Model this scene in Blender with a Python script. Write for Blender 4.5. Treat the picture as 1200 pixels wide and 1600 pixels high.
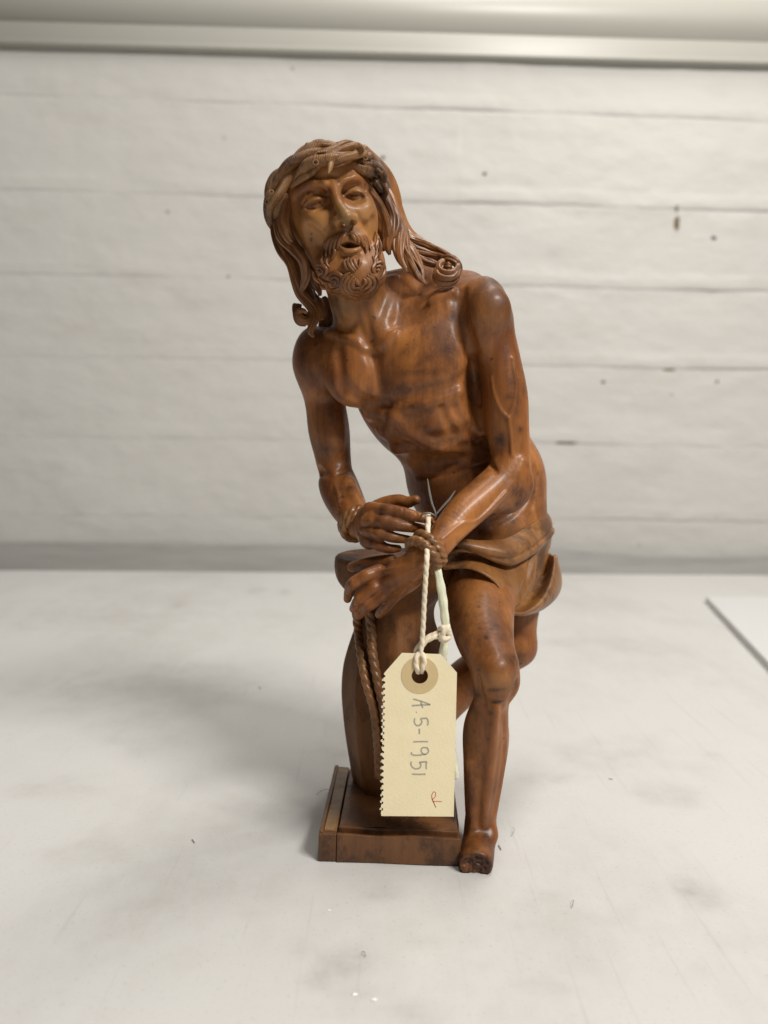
import bpy, math, random
import numpy as np
random.seed(7); np.random.seed(7)
for o in list(bpy.data.objects): bpy.data.objects.remove(o)
scene = bpy.context.scene
COL = scene.collection
# ------------------------------------------------------------------ camera (all authoring in millimetres, 0.001 m)
MM = 0.001
F = 1202.0                      # focal length in photo pixels (photo 1200 x 1600)
CAMH = 181.0                    # camera height over the table top
PITCH = math.atan(110.0 / F)
ROLL = 0.0145
_X = np.array([1.0, 0, 0]); _F = np.array([0, math.cos(PITCH), -math.sin(PITCH)]); _U = np.array([0, math.sin(PITCH), math.cos(PITCH)])
CR = math.cos(ROLL) * _X + math.sin(ROLL) * _U
CU = -math.sin(ROLL) * _X + math.cos(ROLL) * _U
CAM = np.array([0, 0, CAMH])
from mathutils import Matrix, Vector
cd = bpy.data.cameras.new('camera'); cam = bpy.data.objects.new('camera', cd); COL.objects.link(cam)
cam.matrix_world = Matrix(((CR[0], CU[0], -_F[0], 0), (CR[1], CU[1], -_F[1], 0), (CR[2], CU[2], -_F[2], CAMH * MM), (0, 0, 0, 1)))
cd.sensor_fit = 'VERTICAL'; cd.sensor_height = 34.6; cd.sensor_width = 34.6 * .75; cd.lens = F / 1600 * 34.6
cd.clip_start = 0.01; cd.clip_end = 20
cd.dof.use_dof = True; cd.dof.focus_distance = 0.336; cd.dof.aperture_fstop = 26.0 / 3.6
scene.camera = cam
# ------------------------------------------------------------------ world and lamps
w = bpy.data.worlds.new('World'); scene.world = w; w.use_nodes = True
bg = w.node_tree.nodes['Background']; bg.inputs[0].default_value = (1.0, .97, .93, 1); bg.inputs[1].default_value = 0.05
def area(name, loc, target, sx, sy, power, col):
    l = bpy.data.lights.new(name, 'AREA'); l.shape = 'RECTANGLE'; l.size = sx; l.size_y = sy; l.energy = power; l.color = col
    o = bpy.data.objects.new(name, l); COL.objects.link(o); o.location = loc
    o.rotation_euler = (Vector(target) - Vector(loc)).to_track_quat('-Z', 'Y').to_euler(); return o
area('ceiling_lamp', (1.02, -0.62, 1.52), (0.0, 0.50, 0.12), 0.70, 0.25, 38.0, (1.0, .965, .91))
area('ceiling_lamp', (0.30, 0.50, 1.72), (0.08, 0.60, 0.0), 1.2, 0.30, 15.0, (1.0, .965, .91))
vs = scene.view_settings; vs.view_transform = 'Standard'; vs.look = 'None'; vs.exposure = 0.0; vs.gamma = 1.0; vs.use_curve_mapping = False
scene.cycles.use_denoising = True
scene.cycles.max_bounces = 5; scene.cycles.diffuse_bounces = 3; scene.cycles.glossy_bounces = 2; scene.cycles.transmission_bounces = 3

def ray(px, py):
    u = (np.asarray(px, float) - 600) / F; v = (800 - np.asarray(py, float)) / F
    return u[..., None] * CR + v[..., None] * CU + _F
def P(px, py, Y):
    d = ray(px, py); s = np.asarray(Y, float) / d[..., 1]
    return CAM + d * s[..., None]
def RP(r, Y): return np.asarray(r, float) * np.asarray(Y, float) / F
def proj(p):
    q = np.asarray(p, float) - CAM
    z = q @ _F
    return 600 + F * (q @ CR) / z, 800 - F * (q @ CU) / z

# ------------------------------------------------------------------ object helpers
def link(o, parent=None):
    COL.objects.link(o)
    if parent is not None: o.parent = parent
    return o
def tag(o, label=None, cat=None, group=None, kind=None):
    if label: o['label'] = label
    if cat: o['category'] = cat
    if group: o['group'] = group
    if kind: o['kind'] = kind
    return o
def empty(name, loc=(0, 0, 0)):
    o = bpy.data.objects.new(name, None); o.empty_display_size = .01; COL.objects.link(o); return o
def mesh(name, v, f, mat, parent=None, smooth=True, uv=None):
    me = bpy.data.meshes.new(name)
    v = np.asarray(v, np.float32) * MM
    if isinstance(f, np.ndarray):
        n, k = f.shape
        me.vertices.add(len(v)); me.vertices.foreach_set('co', v.ravel())
        me.loops.add(n * k); me.loops.foreach_set('vertex_index', f.astype(np.int32).ravel())
        me.polygons.add(n); me.polygons.foreach_set('loop_start', np.arange(0, n * k, k, dtype=np.int32))
        me.update(calc_edges=True); me.validate()
    else:
        me.from_pydata([tuple(x) for x in v.tolist()], [], f); me.update()
    if smooth: me.polygons.foreach_set('use_smooth', [True] * len(me.polygons))
    if mat: me.materials.append(mat)
    o = bpy.data.objects.new(name, me)
    return link(o, parent)
def catmull(pts, n):
    """pts (m,k) -> resampled n points through Catmull-Rom, roughly uniform in arc length of the first three columns"""
    p = np.asarray(pts, float); m = len(p)
    q = np.vstack([2 * p[0] - p[1], p, 2 * p[-1] - p[-2]])
    out = []
    for i in range(m - 1):
        a, b, c, d = q[i], q[i + 1], q[i + 2], q[i + 3]
        for t in np.linspace(0, 1, 17)[:-1]:
            out.append(.5 * ((2 * b) + (c - a) * t + (2 * a - 5 * b + 4 * c - d) * t * t + (3 * b - a - 3 * c + d) * t ** 3))
    out.append(p[-1]); out = np.array(out)
    s = np.r_[0, np.cumsum(np.linalg.norm(np.diff(out[:, :3], axis=0), axis=1))]
    u = np.linspace(0, s[-1], n)
    return np.stack([np.interp(u, s, out[:, j]) for j in range(out.shape[1])], 1)
def sweep(name, path, mat, parent=None, n=60, seg=20, prof=None, flat=1.0, ref=(0, -1, 0), caps=True, transport=False, closed=False):
    """path rows x,y,z,r in mm. prof(theta, s_mm, t) -> radius factor. flat: thickness/width (thickness lies along ref)"""
    c = catmull(path, n); pts = c[:, :3]; r = np.maximum(c[:, 3], .02)
    T = np.gradient(pts, axis=0); T /= np.linalg.norm(T, axis=1)[:, None] + 1e-9
    s = np.r_[0, np.cumsum(np.linalg.norm(np.diff(pts, axis=0), axis=1))]
    ref = np.asarray(ref, float)
    if transport:
        Ns = []; a = ref - T[0] * (ref @ T[0])
        if np.linalg.norm(a) < .2: a = np.cross(T[0], (1, 0, 0))
        for i in range(n):
            a = a - T[i] * (a @ T[i]); a /= np.linalg.norm(a); Ns.append(a)
        N = np.array(Ns)
    else:
        N = ref[None] - T * (T @ ref)[:, None]; L = np.linalg.norm(N, axis=1)
        for i in range(n):
            if L[i] < .15: N[i] = np.cross(T[i], (1, 0, 0)) if i == 0 else N[i - 1] - T[i] * (N[i - 1] @ T[i])
        N /= np.linalg.norm(N, axis=1)[:, None]
    B = np.cross(T, N)
    th = np.arange(seg) / seg * 2 * math.pi
    TH, S = np.meshgrid(th, s); TT = np.repeat((s / s[-1])[:, None], seg, 1)
    k = np.ones_like(TH) if prof is None else prof(TH, S, TT)
    rr = r[:, None] * k
    V = pts[:, None] + (rr * np.cos(TH) * flat)[..., None] * N[:, None] + (rr * np.sin(TH))[..., None] * B[:, None]
    V = V.reshape(-1, 3)
    i = np.arange(n - 1)[:, None] * seg; j = np.arange(seg)[None]; j2 = (j + 1) % seg
    Fq = np.stack([i + j, i + j2, i + seg + j2, i + seg + j], -1).reshape(-1, 4)
    faces = Fq
    if caps:
        V = np.vstack([V, pts[0] - T[0] * r[0] * .5, pts[-1] + T[-1] * r[-1] * .5]); a = len(V) - 2; b = a + 1
        jj = np.arange(seg); j2 = (jj + 1) % seg
        c1 = np.stack([np.full(seg, a), j2, jj, jj], -1); c2 = np.stack([np.full(seg, b), (n - 1) * seg + jj, (n - 1) * seg + j2, (n - 1) * seg + j2], -1)
        faces = [tuple(q) for q in Fq.tolist()] + [tuple(q[:3]) for q in c1.tolist()] + [tuple(q[:3]) for q in c2.tolist()]
    o = mesh(name, V, faces, mat, parent)
    at = o.data.attributes.new('along', 'FLOAT', 'POINT'); al = np.r_[np.repeat(s, seg), [0, s[-1]]] if caps else np.repeat(s, seg)
    at.data.foreach_set('value', al.astype(np.float32)); return o
def path_px(rows):
    """rows of (px,py,Y,rpx) -> world mm rows x,y,z,r"""
    a = np.asarray(rows, float); p = P(a[:, 0], a[:, 1], a[:, 2])
    return np.c_[p, RP(a[:, 3], a[:, 2])]
# ------------------------------------------------------------------ materials
def newmat(name):
    m = bpy.data.materials.new(name); m.use_nodes = True
    nt = m.node_tree; return m, nt, nt.nodes['Principled BSDF']
def N(nt, typ, **kw):
    n = nt.nodes.new(typ)
    for k, v in kw.items():
        if k.startswith('i_'): n.inputs[k[2:].replace('_', ' ')].default_value = v
        else: setattr(n, k, v)
    return n
def ramp(nt, stops):
    r = nt.nodes.new('ShaderNodeValToRGB'); e = r.color_ramp.elements
    while len(e) < len(stops): e.new(.5)
    for q, (p, c) in zip(e, stops):
        q.position = p; q.color = (c, c, c, 1) if isinstance(c, (int, float)) else (*c, 1)
    return r
def noise(nt, coord, scale, detail=4, rough=.55, dist=0.0, stretch=None, rot=None):
    n = N(nt, 'ShaderNodeTexNoise'); n.inputs['Scale'].default_value = scale; n.inputs['Detail'].default_value = detail
    n.inputs['Roughness'].default_value = rough; n.inputs['Distortion'].default_value = dist
    if stretch is not None:
        mp = N(nt, 'ShaderNodeMapping'); mp.inputs['Scale'].default_value = stretch
        if rot: mp.inputs['Rotation'].default_value = rot
        nt.links.new(coord, mp.inputs['Vector']); coord = mp.outputs['Vector']
    nt.links.new(coord, n.inputs['Vector']); return n.outputs['Fac']
def mixc(nt, fac, a, b, mode='MIX'):
    m = N(nt, 'ShaderNodeMix', data_type='RGBA', blend_type=mode)
    for sock, v in ((m.inputs[0], fac), (m.inputs[6], a), (m.inputs[7], b)):
        if isinstance(v, (int, float)): sock.default_value = v
        elif isinstance(v, tuple): sock.default_value = (*v, 1)
        else: nt.links.new(v, sock)
    return m.outputs[2]
def math_(nt, op, a, b=0.0, clamp=False):
    m = N(nt, 'ShaderNodeMath', operation=op, use_clamp=clamp)
    for s, v in ((m.inputs[0], a), (m.inputs[1], b)):
        if isinstance(v, (int, float)): s.default_value = v
        else: nt.links.new(v, s)
    return m.outputs[0]
def bumpn(nt, h, strength, dist):
    bn = N(nt, 'ShaderNodeBump'); bn.inputs['Strength'].default_value = strength; bn.inputs['Distance'].default_value = dist
    nt.links.new(h, bn.inputs['Height']); return bn.outputs['Normal']
def wood(name, dark, mid, light, amount_dark=.5, rough=.40, grain_rot=(0, .3, 0), bump=.25, gscale=55, coat=.18, fig=False, hatch=0, spec=.42):
    m, nt, bs = newmat(name); L = nt.links.new
    tc = N(nt, 'ShaderNodeTexCoord').outputs['Object']
    g = noise(nt, tc, gscale, 3, .6, 0, (1, 1, .25), grain_rot)
    fine = noise(nt, tc, 420, 2, .6, 0, (1, 1, .12), grain_rot)
    patch = noise(nt, tc, 42, 6, .76, 0, (1, 1, .6), (0, .7, 0))
    r1 = ramp(nt, [(.32, 0), (.66, 1)]); L(g, r1.inputs[0])
    col = mixc(nt, r1.outputs[0], mid, light)
    r2 = ramp(nt, [(.49, 0), (.60, 1)]); L(patch, r2.inputs[0])
    col = mixc(nt, math_(nt, 'MULTIPLY', r2.outputs[0], amount_dark), col, dark)
    r3 = ramp(nt, [(.50, 0), (.72, 1)]); L(fine, r3.inputs[0])
    col = mixc(nt, math_(nt, 'MULTIPLY', r3.outputs[0], .28), col, dark)
    if fig:
        pa = N(nt, 'ShaderNodeAttribute', attribute_name='pale').outputs['Fac']
        col = mixc(nt, math_(nt, 'MULTIPLY', pa, .75), col, (.48, .24, .082))
        oa = N(nt, 'ShaderNodeAttribute', attribute_name='olive').outputs['Fac']
        col = mixc(nt, math_(nt, 'MULTIPLY', oa, .75), col, (.17, .115, .038))
        sa = N(nt, 'ShaderNodeAttribute', attribute_name='stain_shade').outputs['Fac']  # figure: stains and the painted shade of its recesses
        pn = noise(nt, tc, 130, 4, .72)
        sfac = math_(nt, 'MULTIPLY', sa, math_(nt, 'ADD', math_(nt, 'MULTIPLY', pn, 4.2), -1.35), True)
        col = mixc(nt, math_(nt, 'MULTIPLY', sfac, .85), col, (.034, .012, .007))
        pit = noise(nt, tc, 260, 1, .5)
        rp = ramp(nt, [(.73, 0), (.78, 1)]); L(pit, rp.inputs[0])
        col = mixc(nt, math_(nt, 'MULTIPLY', rp.outputs[0], .6), col, (.03, .013, .008))
    L(col, bs.inputs['Base Color'])
    L(math_(nt, 'ADD', math_(nt, 'MULTIPLY', patch, .60), rough - .28), bs.inputs['Roughness'])
    h = math_(nt, 'ADD', math_(nt, 'MULTIPLY', fine, .45), noise(nt, tc, 135, 4, .68))
    if hatch:
        al = N(nt, 'ShaderNodeAttribute', attribute_name='along').outputs['Fac']
        ph = math_(nt, 'ADD', math_(nt, 'MULTIPLY', al, 5.2), math_(nt, 'MULTIPLY', g, 14.0))
        sn = math_(nt, 'MULTIPLY', math_(nt, 'ABSOLUTE', math_(nt, 'SINE', ph)), r1.outputs[0])
        h = math_(nt, 'ADD', h, math_(nt, 'MULTIPLY', sn, hatch))
    L(bumpn(nt, h, bump, .0009), bs.inputs['Normal'])
    bs.inputs['Coat Weight'].default_value = coat; bs.inputs['Coat Roughness'].default_value = .20; bs.inputs['Specular IOR Level'].default_value = spec
    return m
W_FIG = wood('boxwood', (.050, .0165, .007), (.160, .0505, .0130), (.385, .144, .036), .46, fig=True, bump=.34, rough=.46, coat=.12, spec=.34)
W_HAIR = wood('boxwood_hair', (.036, .0135, .006), (.140, .051, .0145), (.32, .132, .039), .55, gscale=80, coat=.15)
W_BEARD = wood('boxwood_beard', (.050, .018, .007), (.175, .064, .018), (.36, .148, .043), .45, gscale=80, coat=.12)
W_CROWN = wood('boxwood_crown', (.045, .019, .008), (.19, .080, .026), (.37, .185, .068), .8, rough=.46, bump=.8, gscale=90, coat=.15, hatch=.6)
W_CLOTH = wood('boxwood_cloth', (.050, .020, .007), (.185, .074, .020), (.34, .150, .042), .7, gscale=60, rough=.46, coat=.08)
W_COL = wood('boxwood_column', (.036, .015, .008), (.115, .045, .015), (.205, .085, .028), .55, rough=.58, gscale=35, coat=.0, spec=.18)
W_ROPE = wood('boxwood_rope', (.055, .023, .009), (.175, .072, .022), (.32, .145, .048), .4, gscale=120)
W_BASE = wood('boxwood_plinth', (.028, .012, .007), (.100, .040, .014), (.20, .084, .028), .7, rough=.46, grain_rot=(0, 1.45, 0), gscale=45, coat=.08)
W_STRIP = wood('boxwood_strip', (.05, .024, .008), (.19, .090, .024), (.28, .15, .046), .4, rough=.45, grain_rot=(.9, .5, .5), gscale=140)
def plain(name, col, rough=.6, bump=0, bscale=400, var=.12, vscale=120, spec=.4, trans=0, sss=0):
    m, nt, bs = newmat(name); L = nt.links.new
    tc = N(nt, 'ShaderNodeTexCoord').outputs['Object']
    v = noise(nt, tc, vscale, 4, .6)
    c = mixc(nt, v, tuple(max(0, x * (1 - var)) for x in col), tuple(min(1, x * (1 + var)) for x in col)); L(c, bs.inputs['Base Color'])
    bs.inputs['Roughness'].default_value = rough; bs.inputs['Specular IOR Level'].default_value = spec
    if bump: L(bumpn(nt, noise(nt, tc, bscale, 4, .6), bump, .0005), bs.inputs['Normal'])
    if trans: bs.inputs['Transmission Weight'].default_value = trans
    if sss: bs.inputs['Subsurface Weight'].default_value = sss; bs.inputs['Subsurface Radius'].default_value = (.002, .0015, .001)
    return m
M_TAG = plain('tag_card', (.93, .81, .54), .75, .25, 900, .09, 90, .2)
M_RING = plain('tag_ring', (.66, .51, .28), .7, .2, 900, .06, 300, .2)
M_TORN = plain('torn_paper', (.80, .76, .66), .9, .4, 1500, .1, 400, .1)
M_PENCIL = plain('pencil', (.42, .385, .32), .55, 0, 400, .35, 1500, .3)
M_RED = plain('red_ink', (.55, .10, .06), .6, 0, 400, .25, 1200, .3)
M_TWINE = plain('cream_twine', (.86, .74, .56), .75, .4, 2500, .08, 500, .2)
M_GREEN = plain('pale_green_twine', (.85, .85, .64), .6, .4, 2200, .08, 300, .25)
M_FIL = plain('clear_filament', (.36, .33, .29), .3, 0, 400, .1, 800, .5, trans=.45)
M_SPECK = plain('dark_speck', (.05, .04, .03), .8)
M_WHITE = plain('white_chip', (.85, .84, .82), .5)
M_RUST = plain('brown_chip', (.16, .11, .045), .8, .5, 900, .4, 300)
M_TRUNK = plain('cream_painted_steel', (.50, .49, .44), .38, .04, 600, .02, 30, .5)
M_BOARD = plain('white_foam_board', (.66, .66, .65), .5, .03, 500, .02, 10)
def m_wall():
    m, nt, bs = newmat('painted_concrete'); L = nt.links.new
    tc = N(nt, 'ShaderNodeTexCoord').outputs['Object']
    a = noise(nt, tc, 5, 3, .6, 0, (1, 1, 1.6)); c = mixc(nt, a, (.565, .55, .52), (.63, .615, .585))
    d = noise(nt, tc, 16, 4, .65, 0, (.5, 1, 1.6)); r = ramp(nt, [(.52, 0), (.75, 1)]); L(d, r.inputs[0])
    c = mixc(nt, math_(nt, 'MULTIPLY', r.outputs[0], .4), c, (.47, .45, .42))
    s = N(nt, 'ShaderNodeAttribute', attribute_name='stain_shade').outputs['Fac']
    c = mixc(nt, s, c, (.20, .175, .15))
    L(c, bs.inputs['Base Color']); bs.inputs['Roughness'].default_value = .5; bs.inputs['Specular IOR Level'].default_value = .3
    L(bumpn(nt, noise(nt, tc, 26, 5, .66, 0, (.6, 1, 1.3)), .30, .005), bs.inputs['Normal']); return m
M_WALL = m_wall()
def m_table():
    m, nt, bs = newmat('pale_table_sheet'); L = nt.links.new
    tc = N(nt, 'ShaderNodeTexCoord').outputs['Object']
    a = noise(nt, tc, 7, 4, .6); c = mixc(nt, a, (.575, .565, .545), (.65, .64, .62))
    v = noise(nt, tc, 6, 6, .72, 0, (1, .6, 1)); r = ramp(nt, [(.48, 0), (.66, 1)]); L(v, r.inputs[0])
    c = mixc(nt, math_(nt, 'MULTIPLY', r.outputs[0], .5), c, (.48, .465, .435))
    s = N(nt, 'ShaderNodeAttribute', attribute_name='stain_shade').outputs['Fac']
    sn = noise(nt, tc, 60, 4, .7)
    c = mixc(nt, math_(nt, 'MULTIPLY', s, math_(nt, 'ADD', math_(nt, 'MULTIPLY', sn, 2.0), -.4), True), c, (.24, .215, .185))
    sp = noise(nt, tc, 600, 2, .6); r4 = ramp(nt, [(.25, 1), (.40, 0), (.70, 0), (.76, 1)]); L(sp, r4.inputs[0])
    c = mixc(nt, math_(nt, 'MULTIPLY', r4.outputs[0], .22), c, (.22, .19, .16))
    sc = noise(nt, tc, 220, 3, .6, 0, (1, .035, 1), (0, 0, .9)); r5 = ramp(nt, [(.62, 0), (.70, 1)]); L(sc, r5.inputs[0])
    c = mixc(nt, math_(nt, 'MULTIPLY', r5.outputs[0], .16), c, (.36, .33, .29))
    L(c, bs.inputs['Base Color'])
    L(math_(nt, 'ADD', math_(nt, 'MULTIPLY', a, .25), .40), bs.inputs['Roughness']); bs.inputs['Specular IOR Level'].default_value = .3
    L(bumpn(nt, noise(nt, tc, 55, 4, .65), .14, .002), bs.inputs['Normal']); return m
M_TABLE = m_table()
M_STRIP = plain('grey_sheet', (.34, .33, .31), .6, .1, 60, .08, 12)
# ------------------------------------------------------------------ setting: table sheet, wall, trunking, board
def vnoise(x, y, seed=0):
    """smooth value noise, x,y arrays"""
    rs = np.random.RandomState(seed); T = rs.rand(64, 64)
    xi = np.floor(x).astype(int); yi = np.floor(y).astype(int); fx = x - xi; fy = y - yi
    fx = fx * fx * (3 - 2 * fx); fy = fy * fy * (3 - 2 * fy)
    g = lambda i, j: T[i % 64, j % 64]
    return (g(xi, yi) * (1 - fx) + g(xi + 1, yi) * fx) * (1 - fy) + (g(xi, yi + 1) * (1 - fx) + g(xi + 1, yi + 1) * fx) * fy - .5
def fbm(x, y, o=4, seed=0): return sum(vnoise(x * 2 ** i, y * 2 ** i, seed + i) / 2 ** i for i in range(o))
def gridfaces(nu, nv):
    i = np.arange(nu - 1)[:, None] * nv; j = np.arange(nv - 1)[None]
    return np.stack([i + j, i + nv + j, i + nv + j + 1, i + j + 1], -1).reshape(-1, 4)
def setattr_f(o, name, val):
    at = o.data.attributes.new(name, 'FLOAT', 'POINT'); at.data.foreach_set('value', np.asarray(val, np.float32).ravel())
WALLY, YAW = 1135.0, .048
def tpos(px, py):
    """table point seen at a photo pixel"""
    d = ray(np.asarray(px, float), np.asarray(py, float)); s = -CAMH / d[..., 2]; return CAM + d * s[..., None]
def build_table():
    xs = np.r_[np.linspace(-1590, -620, 12)[:-1], np.linspace(-620, 620, 290), np.linspace(620, 1590, 12)[1:]]
    prof = [(y, 0.0) for y in np.r_[np.linspace(-700, 150, 12)[:-1], np.linspace(150, 1052, 300)]]
    prof += [(1052 + 10 * math.sin(a), -10 + 10 * math.cos(a)) for a in np.linspace(.2, 1.5, 7)] + [(1063, -22), (1063.5, -60)]
    prof = np.array(prof); nv = len(prof)
    X = np.repeat(xs[:, None], nv, 1); Y = np.repeat(prof[None, :, 0], len(xs), 0) + X * YAW * np.clip((np.repeat(prof[None, :, 0], len(xs), 0) - 600) / 450, 0, 1)
    Z0 = np.repeat(prof[None, :, 1], len(xs), 0)
    Z = Z0.copy()
    far = np.clip((Y - 520) / 300, 0, 1)
    Z = Z + far * (np.abs(Z0) < .01) * fbm(X / 120, Y / 120, 3, 9) * 1.0
    o = mesh('table_top', np.stack([X, Y, Z], -1).reshape(-1, 3), gridfaces(len(xs), nv), M_TABLE)
    st = np.zeros(X.shape)
    for (px, py, rx, ry, s) in ((1085, 1385, 40, 22, .55), (1040, 1240, 50, 18, .3), (510, 1505, 60, 30, .5), (300, 1400, 160, 60, .22), (900, 1450, 200, 60, .18), (980, 1180, 160, 30, .2), (230, 1080, 160, 40, .22), (120, 960, 140, 20, .25), (560, 1545, 40, 14, .35), (430, 1260, 70, 30, .25), (850, 1215, 70, 12, .35),
                                (375, 1310, 60, 25, .25), (600, 1390, 40, 14, .3), (150, 1330, 80, 22, .22), (290, 940, 30, 8, .3), (395, 922, 16, 4, .5), (442, 926, 12, 4, .6), (280, 946, 22, 5, .4),
                                (850, 1545, 50, 16, .35), (1020, 1010, 60, 10, .18), (940, 1000, 70, 8, .2), (520, 1175, 40, 14, .25), (190, 1150, 90, 25, .2), (90, 1230, 70, 18, .25), (620, 1580, 120, 18, .25), (880, 1005, 40, 6, .3), (700, 1470, 60, 20, .2)):
        p = tpos(px, py); ex = tpos(px + rx, py)[0] - p[0]; ey = tpos(px, py - ry)[1] - p[1]
        jx = fbm(X / 14, Y / 14, 3, 3) * ex * 1.2; jy = fbm(X / 14, Y / 14, 3, 8) * ey * 1.2
        st = np.maximum(st, s * np.exp(-(((X + jx - p[0]) / ex) ** 2 + ((Y + jy - p[1]) / ey) ** 2) * 1.2))
    setattr_f(o, 'stain_shade', st); o['kind'] = 'structure'
    return o
build_table()
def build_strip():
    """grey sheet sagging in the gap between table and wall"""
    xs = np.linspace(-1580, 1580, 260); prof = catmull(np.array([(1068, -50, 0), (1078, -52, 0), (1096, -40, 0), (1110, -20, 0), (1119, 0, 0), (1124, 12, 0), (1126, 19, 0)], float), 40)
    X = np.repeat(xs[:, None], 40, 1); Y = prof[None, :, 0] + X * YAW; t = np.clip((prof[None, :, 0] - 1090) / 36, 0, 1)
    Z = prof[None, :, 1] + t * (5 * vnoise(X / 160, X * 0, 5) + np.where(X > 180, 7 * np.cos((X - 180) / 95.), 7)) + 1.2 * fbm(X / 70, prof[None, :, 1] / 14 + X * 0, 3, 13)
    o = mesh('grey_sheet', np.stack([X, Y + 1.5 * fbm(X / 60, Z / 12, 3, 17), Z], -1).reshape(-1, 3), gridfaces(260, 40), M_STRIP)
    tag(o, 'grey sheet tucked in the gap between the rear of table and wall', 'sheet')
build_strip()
ZS = [-160, -46, 68, 181, 295, 409, 523, 650, 790, 930]
def joint(q, xs): return ZS[q] + fbm(xs / 90, xs * 0 + q * 7.3, 4, 11) * 2.6
def wall_y(q, X, Z):
    e0 = joint(q, X); e1 = joint(q + 1, X); hgt = Z - e0; top = e1 - Z
    rel = fbm(X / 120, Z / 60, 4, 20 + q) * np.where(X > 100, 2.2, 1.3) + fbm(X / 22, Z / 16, 3, 40 + q) * .5
    amp = np.clip(.55 + 1.1 * fbm(X / 130, X * 0 + q * 3.1, 3, 3), .12, 1.1) * (.30 + .70 * np.clip((ZS[q] - 120) / 380, 0, 1)) * (.38 + .62 / (1 + np.exp(-(X + 60) / 60.)))
    fin = 2.2 * amp * np.exp(-((hgt - 9) / 8.0) ** 2) + 1.2 * amp * np.exp(-((hgt - 17) / 3.0) ** 2)
    edge = 2.1 * amp * (np.exp(-(hgt / 1.5) ** 2) + .3 * np.exp(-(top / 1.5) ** 2))
    return WALLY + X * YAW + rel - fin + edge, amp, hgt
def build_wall():
    root = mesh('wall', [(-1600, WALLY + 14 - 1600 * YAW, -300), (1600, WALLY + 14 + 1600 * YAW, -300), (1600, WALLY + 14 + 1600 * YAW, 1300), (-1600, WALLY + 14 - 1600 * YAW, 1300)], [(0, 1, 2, 3)], M_WALL, None, False)
    root['kind'] = 'structure'
    for q in range(len(ZS) - 1):
        xs = np.r_[np.linspace(-1590, -720, 90)[:-1], np.linspace(-720, 720, 490), np.linspace(720, 1590, 90)[1:]]; n = 34
        v = np.linspace(0, 1, n)[None]; v = .5 - .5 * np.cos(v * math.pi); X = np.repeat(xs[:, None], n, 1)
        Z = joint(q, X) * (1 - v) + (joint(q + 1, X) - .1) * v
        Yd, amp, hgt = wall_y(q, X, Z)
        o = mesh('wall_board', np.stack([X, Yd, Z], -1).reshape(-1, 3), gridfaces(len(xs), n), M_WALL, root)
        setattr_f(o, 'stain_shade', np.clip(.30 * amp * np.exp(-(hgt / 1.0) ** 2) * (vnoise(X / 40, X * 0, 70 + q) + .5), 0, 1))
    # chips and pin holes in the paint, each a thin flake seated on the board it marks
    def chip(px, py, rx, ry, mat, seed=0):
        rs = np.random.RandomState(seed + int(px)); c = P(px, py, WALLY); c = P(px, py, WALLY + c[0] * YAW); k = WALLY / F; n = 16
        pts = [(c[0], c[2])] + [(c[0] + rx * k * r_ * math.cos(a / n * 2 * math.pi), c[2] + ry * k * r_ * math.sin(a / n * 2 * math.pi)) for a, r_ in enumerate(rs.uniform(.65, 1.25, n))]
        vs_ = []
        for x, z in pts:
            q = int(np.clip(np.searchsorted([joint(k_, np.array([x]))[0] for k_ in range(len(ZS))], z) - 1, 0, len(ZS) - 2))
            vs_.append((x, float(wall_y(q, np.array([x]), np.array([z]))[0][0]) - .5, z))
        mesh('paint_chip', vs_, [(0, 1 + a, 1 + (a + 1) % n) for a in range(n)], mat, root, False)
    for (px, py, rx, ry) in ((457, 107, 2.4, 2.0), (598, 247, 3.0, 2.4), (757, 272, 3.0, 2.6), (262, 331, 2.6, 2.6), (942, 597, 3.8, 2.0), (1120, 596, 3.0, 2.0), (1115, 372, 4.0, 3.0), (351, 216, 2.0, 1.8), (998, 852, 2.0, 1.3), (357, 432, 2.8, 2.2), (1049, 616, 2.2, .9), (1120, 808, 2.0, 1.4)):
        chip(px, py, rx, ry, M_SPECK if px > 560 and py < 640 else M_DUST)
    for (px, py, rx, ry) in ((1057, 327, 2.2, 5), (1058, 350, 3.8, 11), (885, 692, 19, 2.0), (1045, 578, 11, 1.8)):
        chip(px, py, rx, ry, M_RUST)
M_DUST = plain('grey_dust', (.34, .32, .29), .8)
build_wall()
# cable trunking along the wall
def build_trunking():
    root = empty('cable_trunking')
    tag(root, 'cream painted steel trunking box with beaded lower lip along top of wall', 'trunking')
    yf = 1126.0
    def prism(name, prof, mat, x0=-1580, x1=1580):
        n = len(prof); v = []
        for x in (x0, x1):
            for (y, z) in prof: v.append((x, y + x * YAW, z + x * .0110))
        f = [(i, (i + 1) % n, n + (i + 1) % n, n + i) for i in range(n)] + [tuple(range(n))[::-1], tuple(range(n, 2 * n))]
        o = mesh(name, v, f, mat, root, True)
        return o
    prism('cover_panel', [(yf, 747.5), (yf, 806.0), (yf + 2, 808.0), (yf + 26, 808.0), (yf + 26, 747.5)], M_TRUNK)
    def rnd(y0, z0, z1, r):
        p = []
        for a in np.linspace(-math.pi / 2, 0, 7): p.append((y0 + r - r * math.cos(a), z0 + r + r * math.sin(a)))
        for a in np.linspace(0, math.pi / 2, 7): p.append((y0 + r - r * math.cos(a), z1 - r + r * math.sin(a)))
        return p + [(yf + 26, z1), (yf + 26, z0)]
    prism('lip', rnd(yf - 3, 719.5, 747.5, 1.6), M_TRUNK)
    prism('bead', rnd(yf - 4.2, 718.3, 724.5, 1.8), M_TRUNK)
build_trunking()
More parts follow.
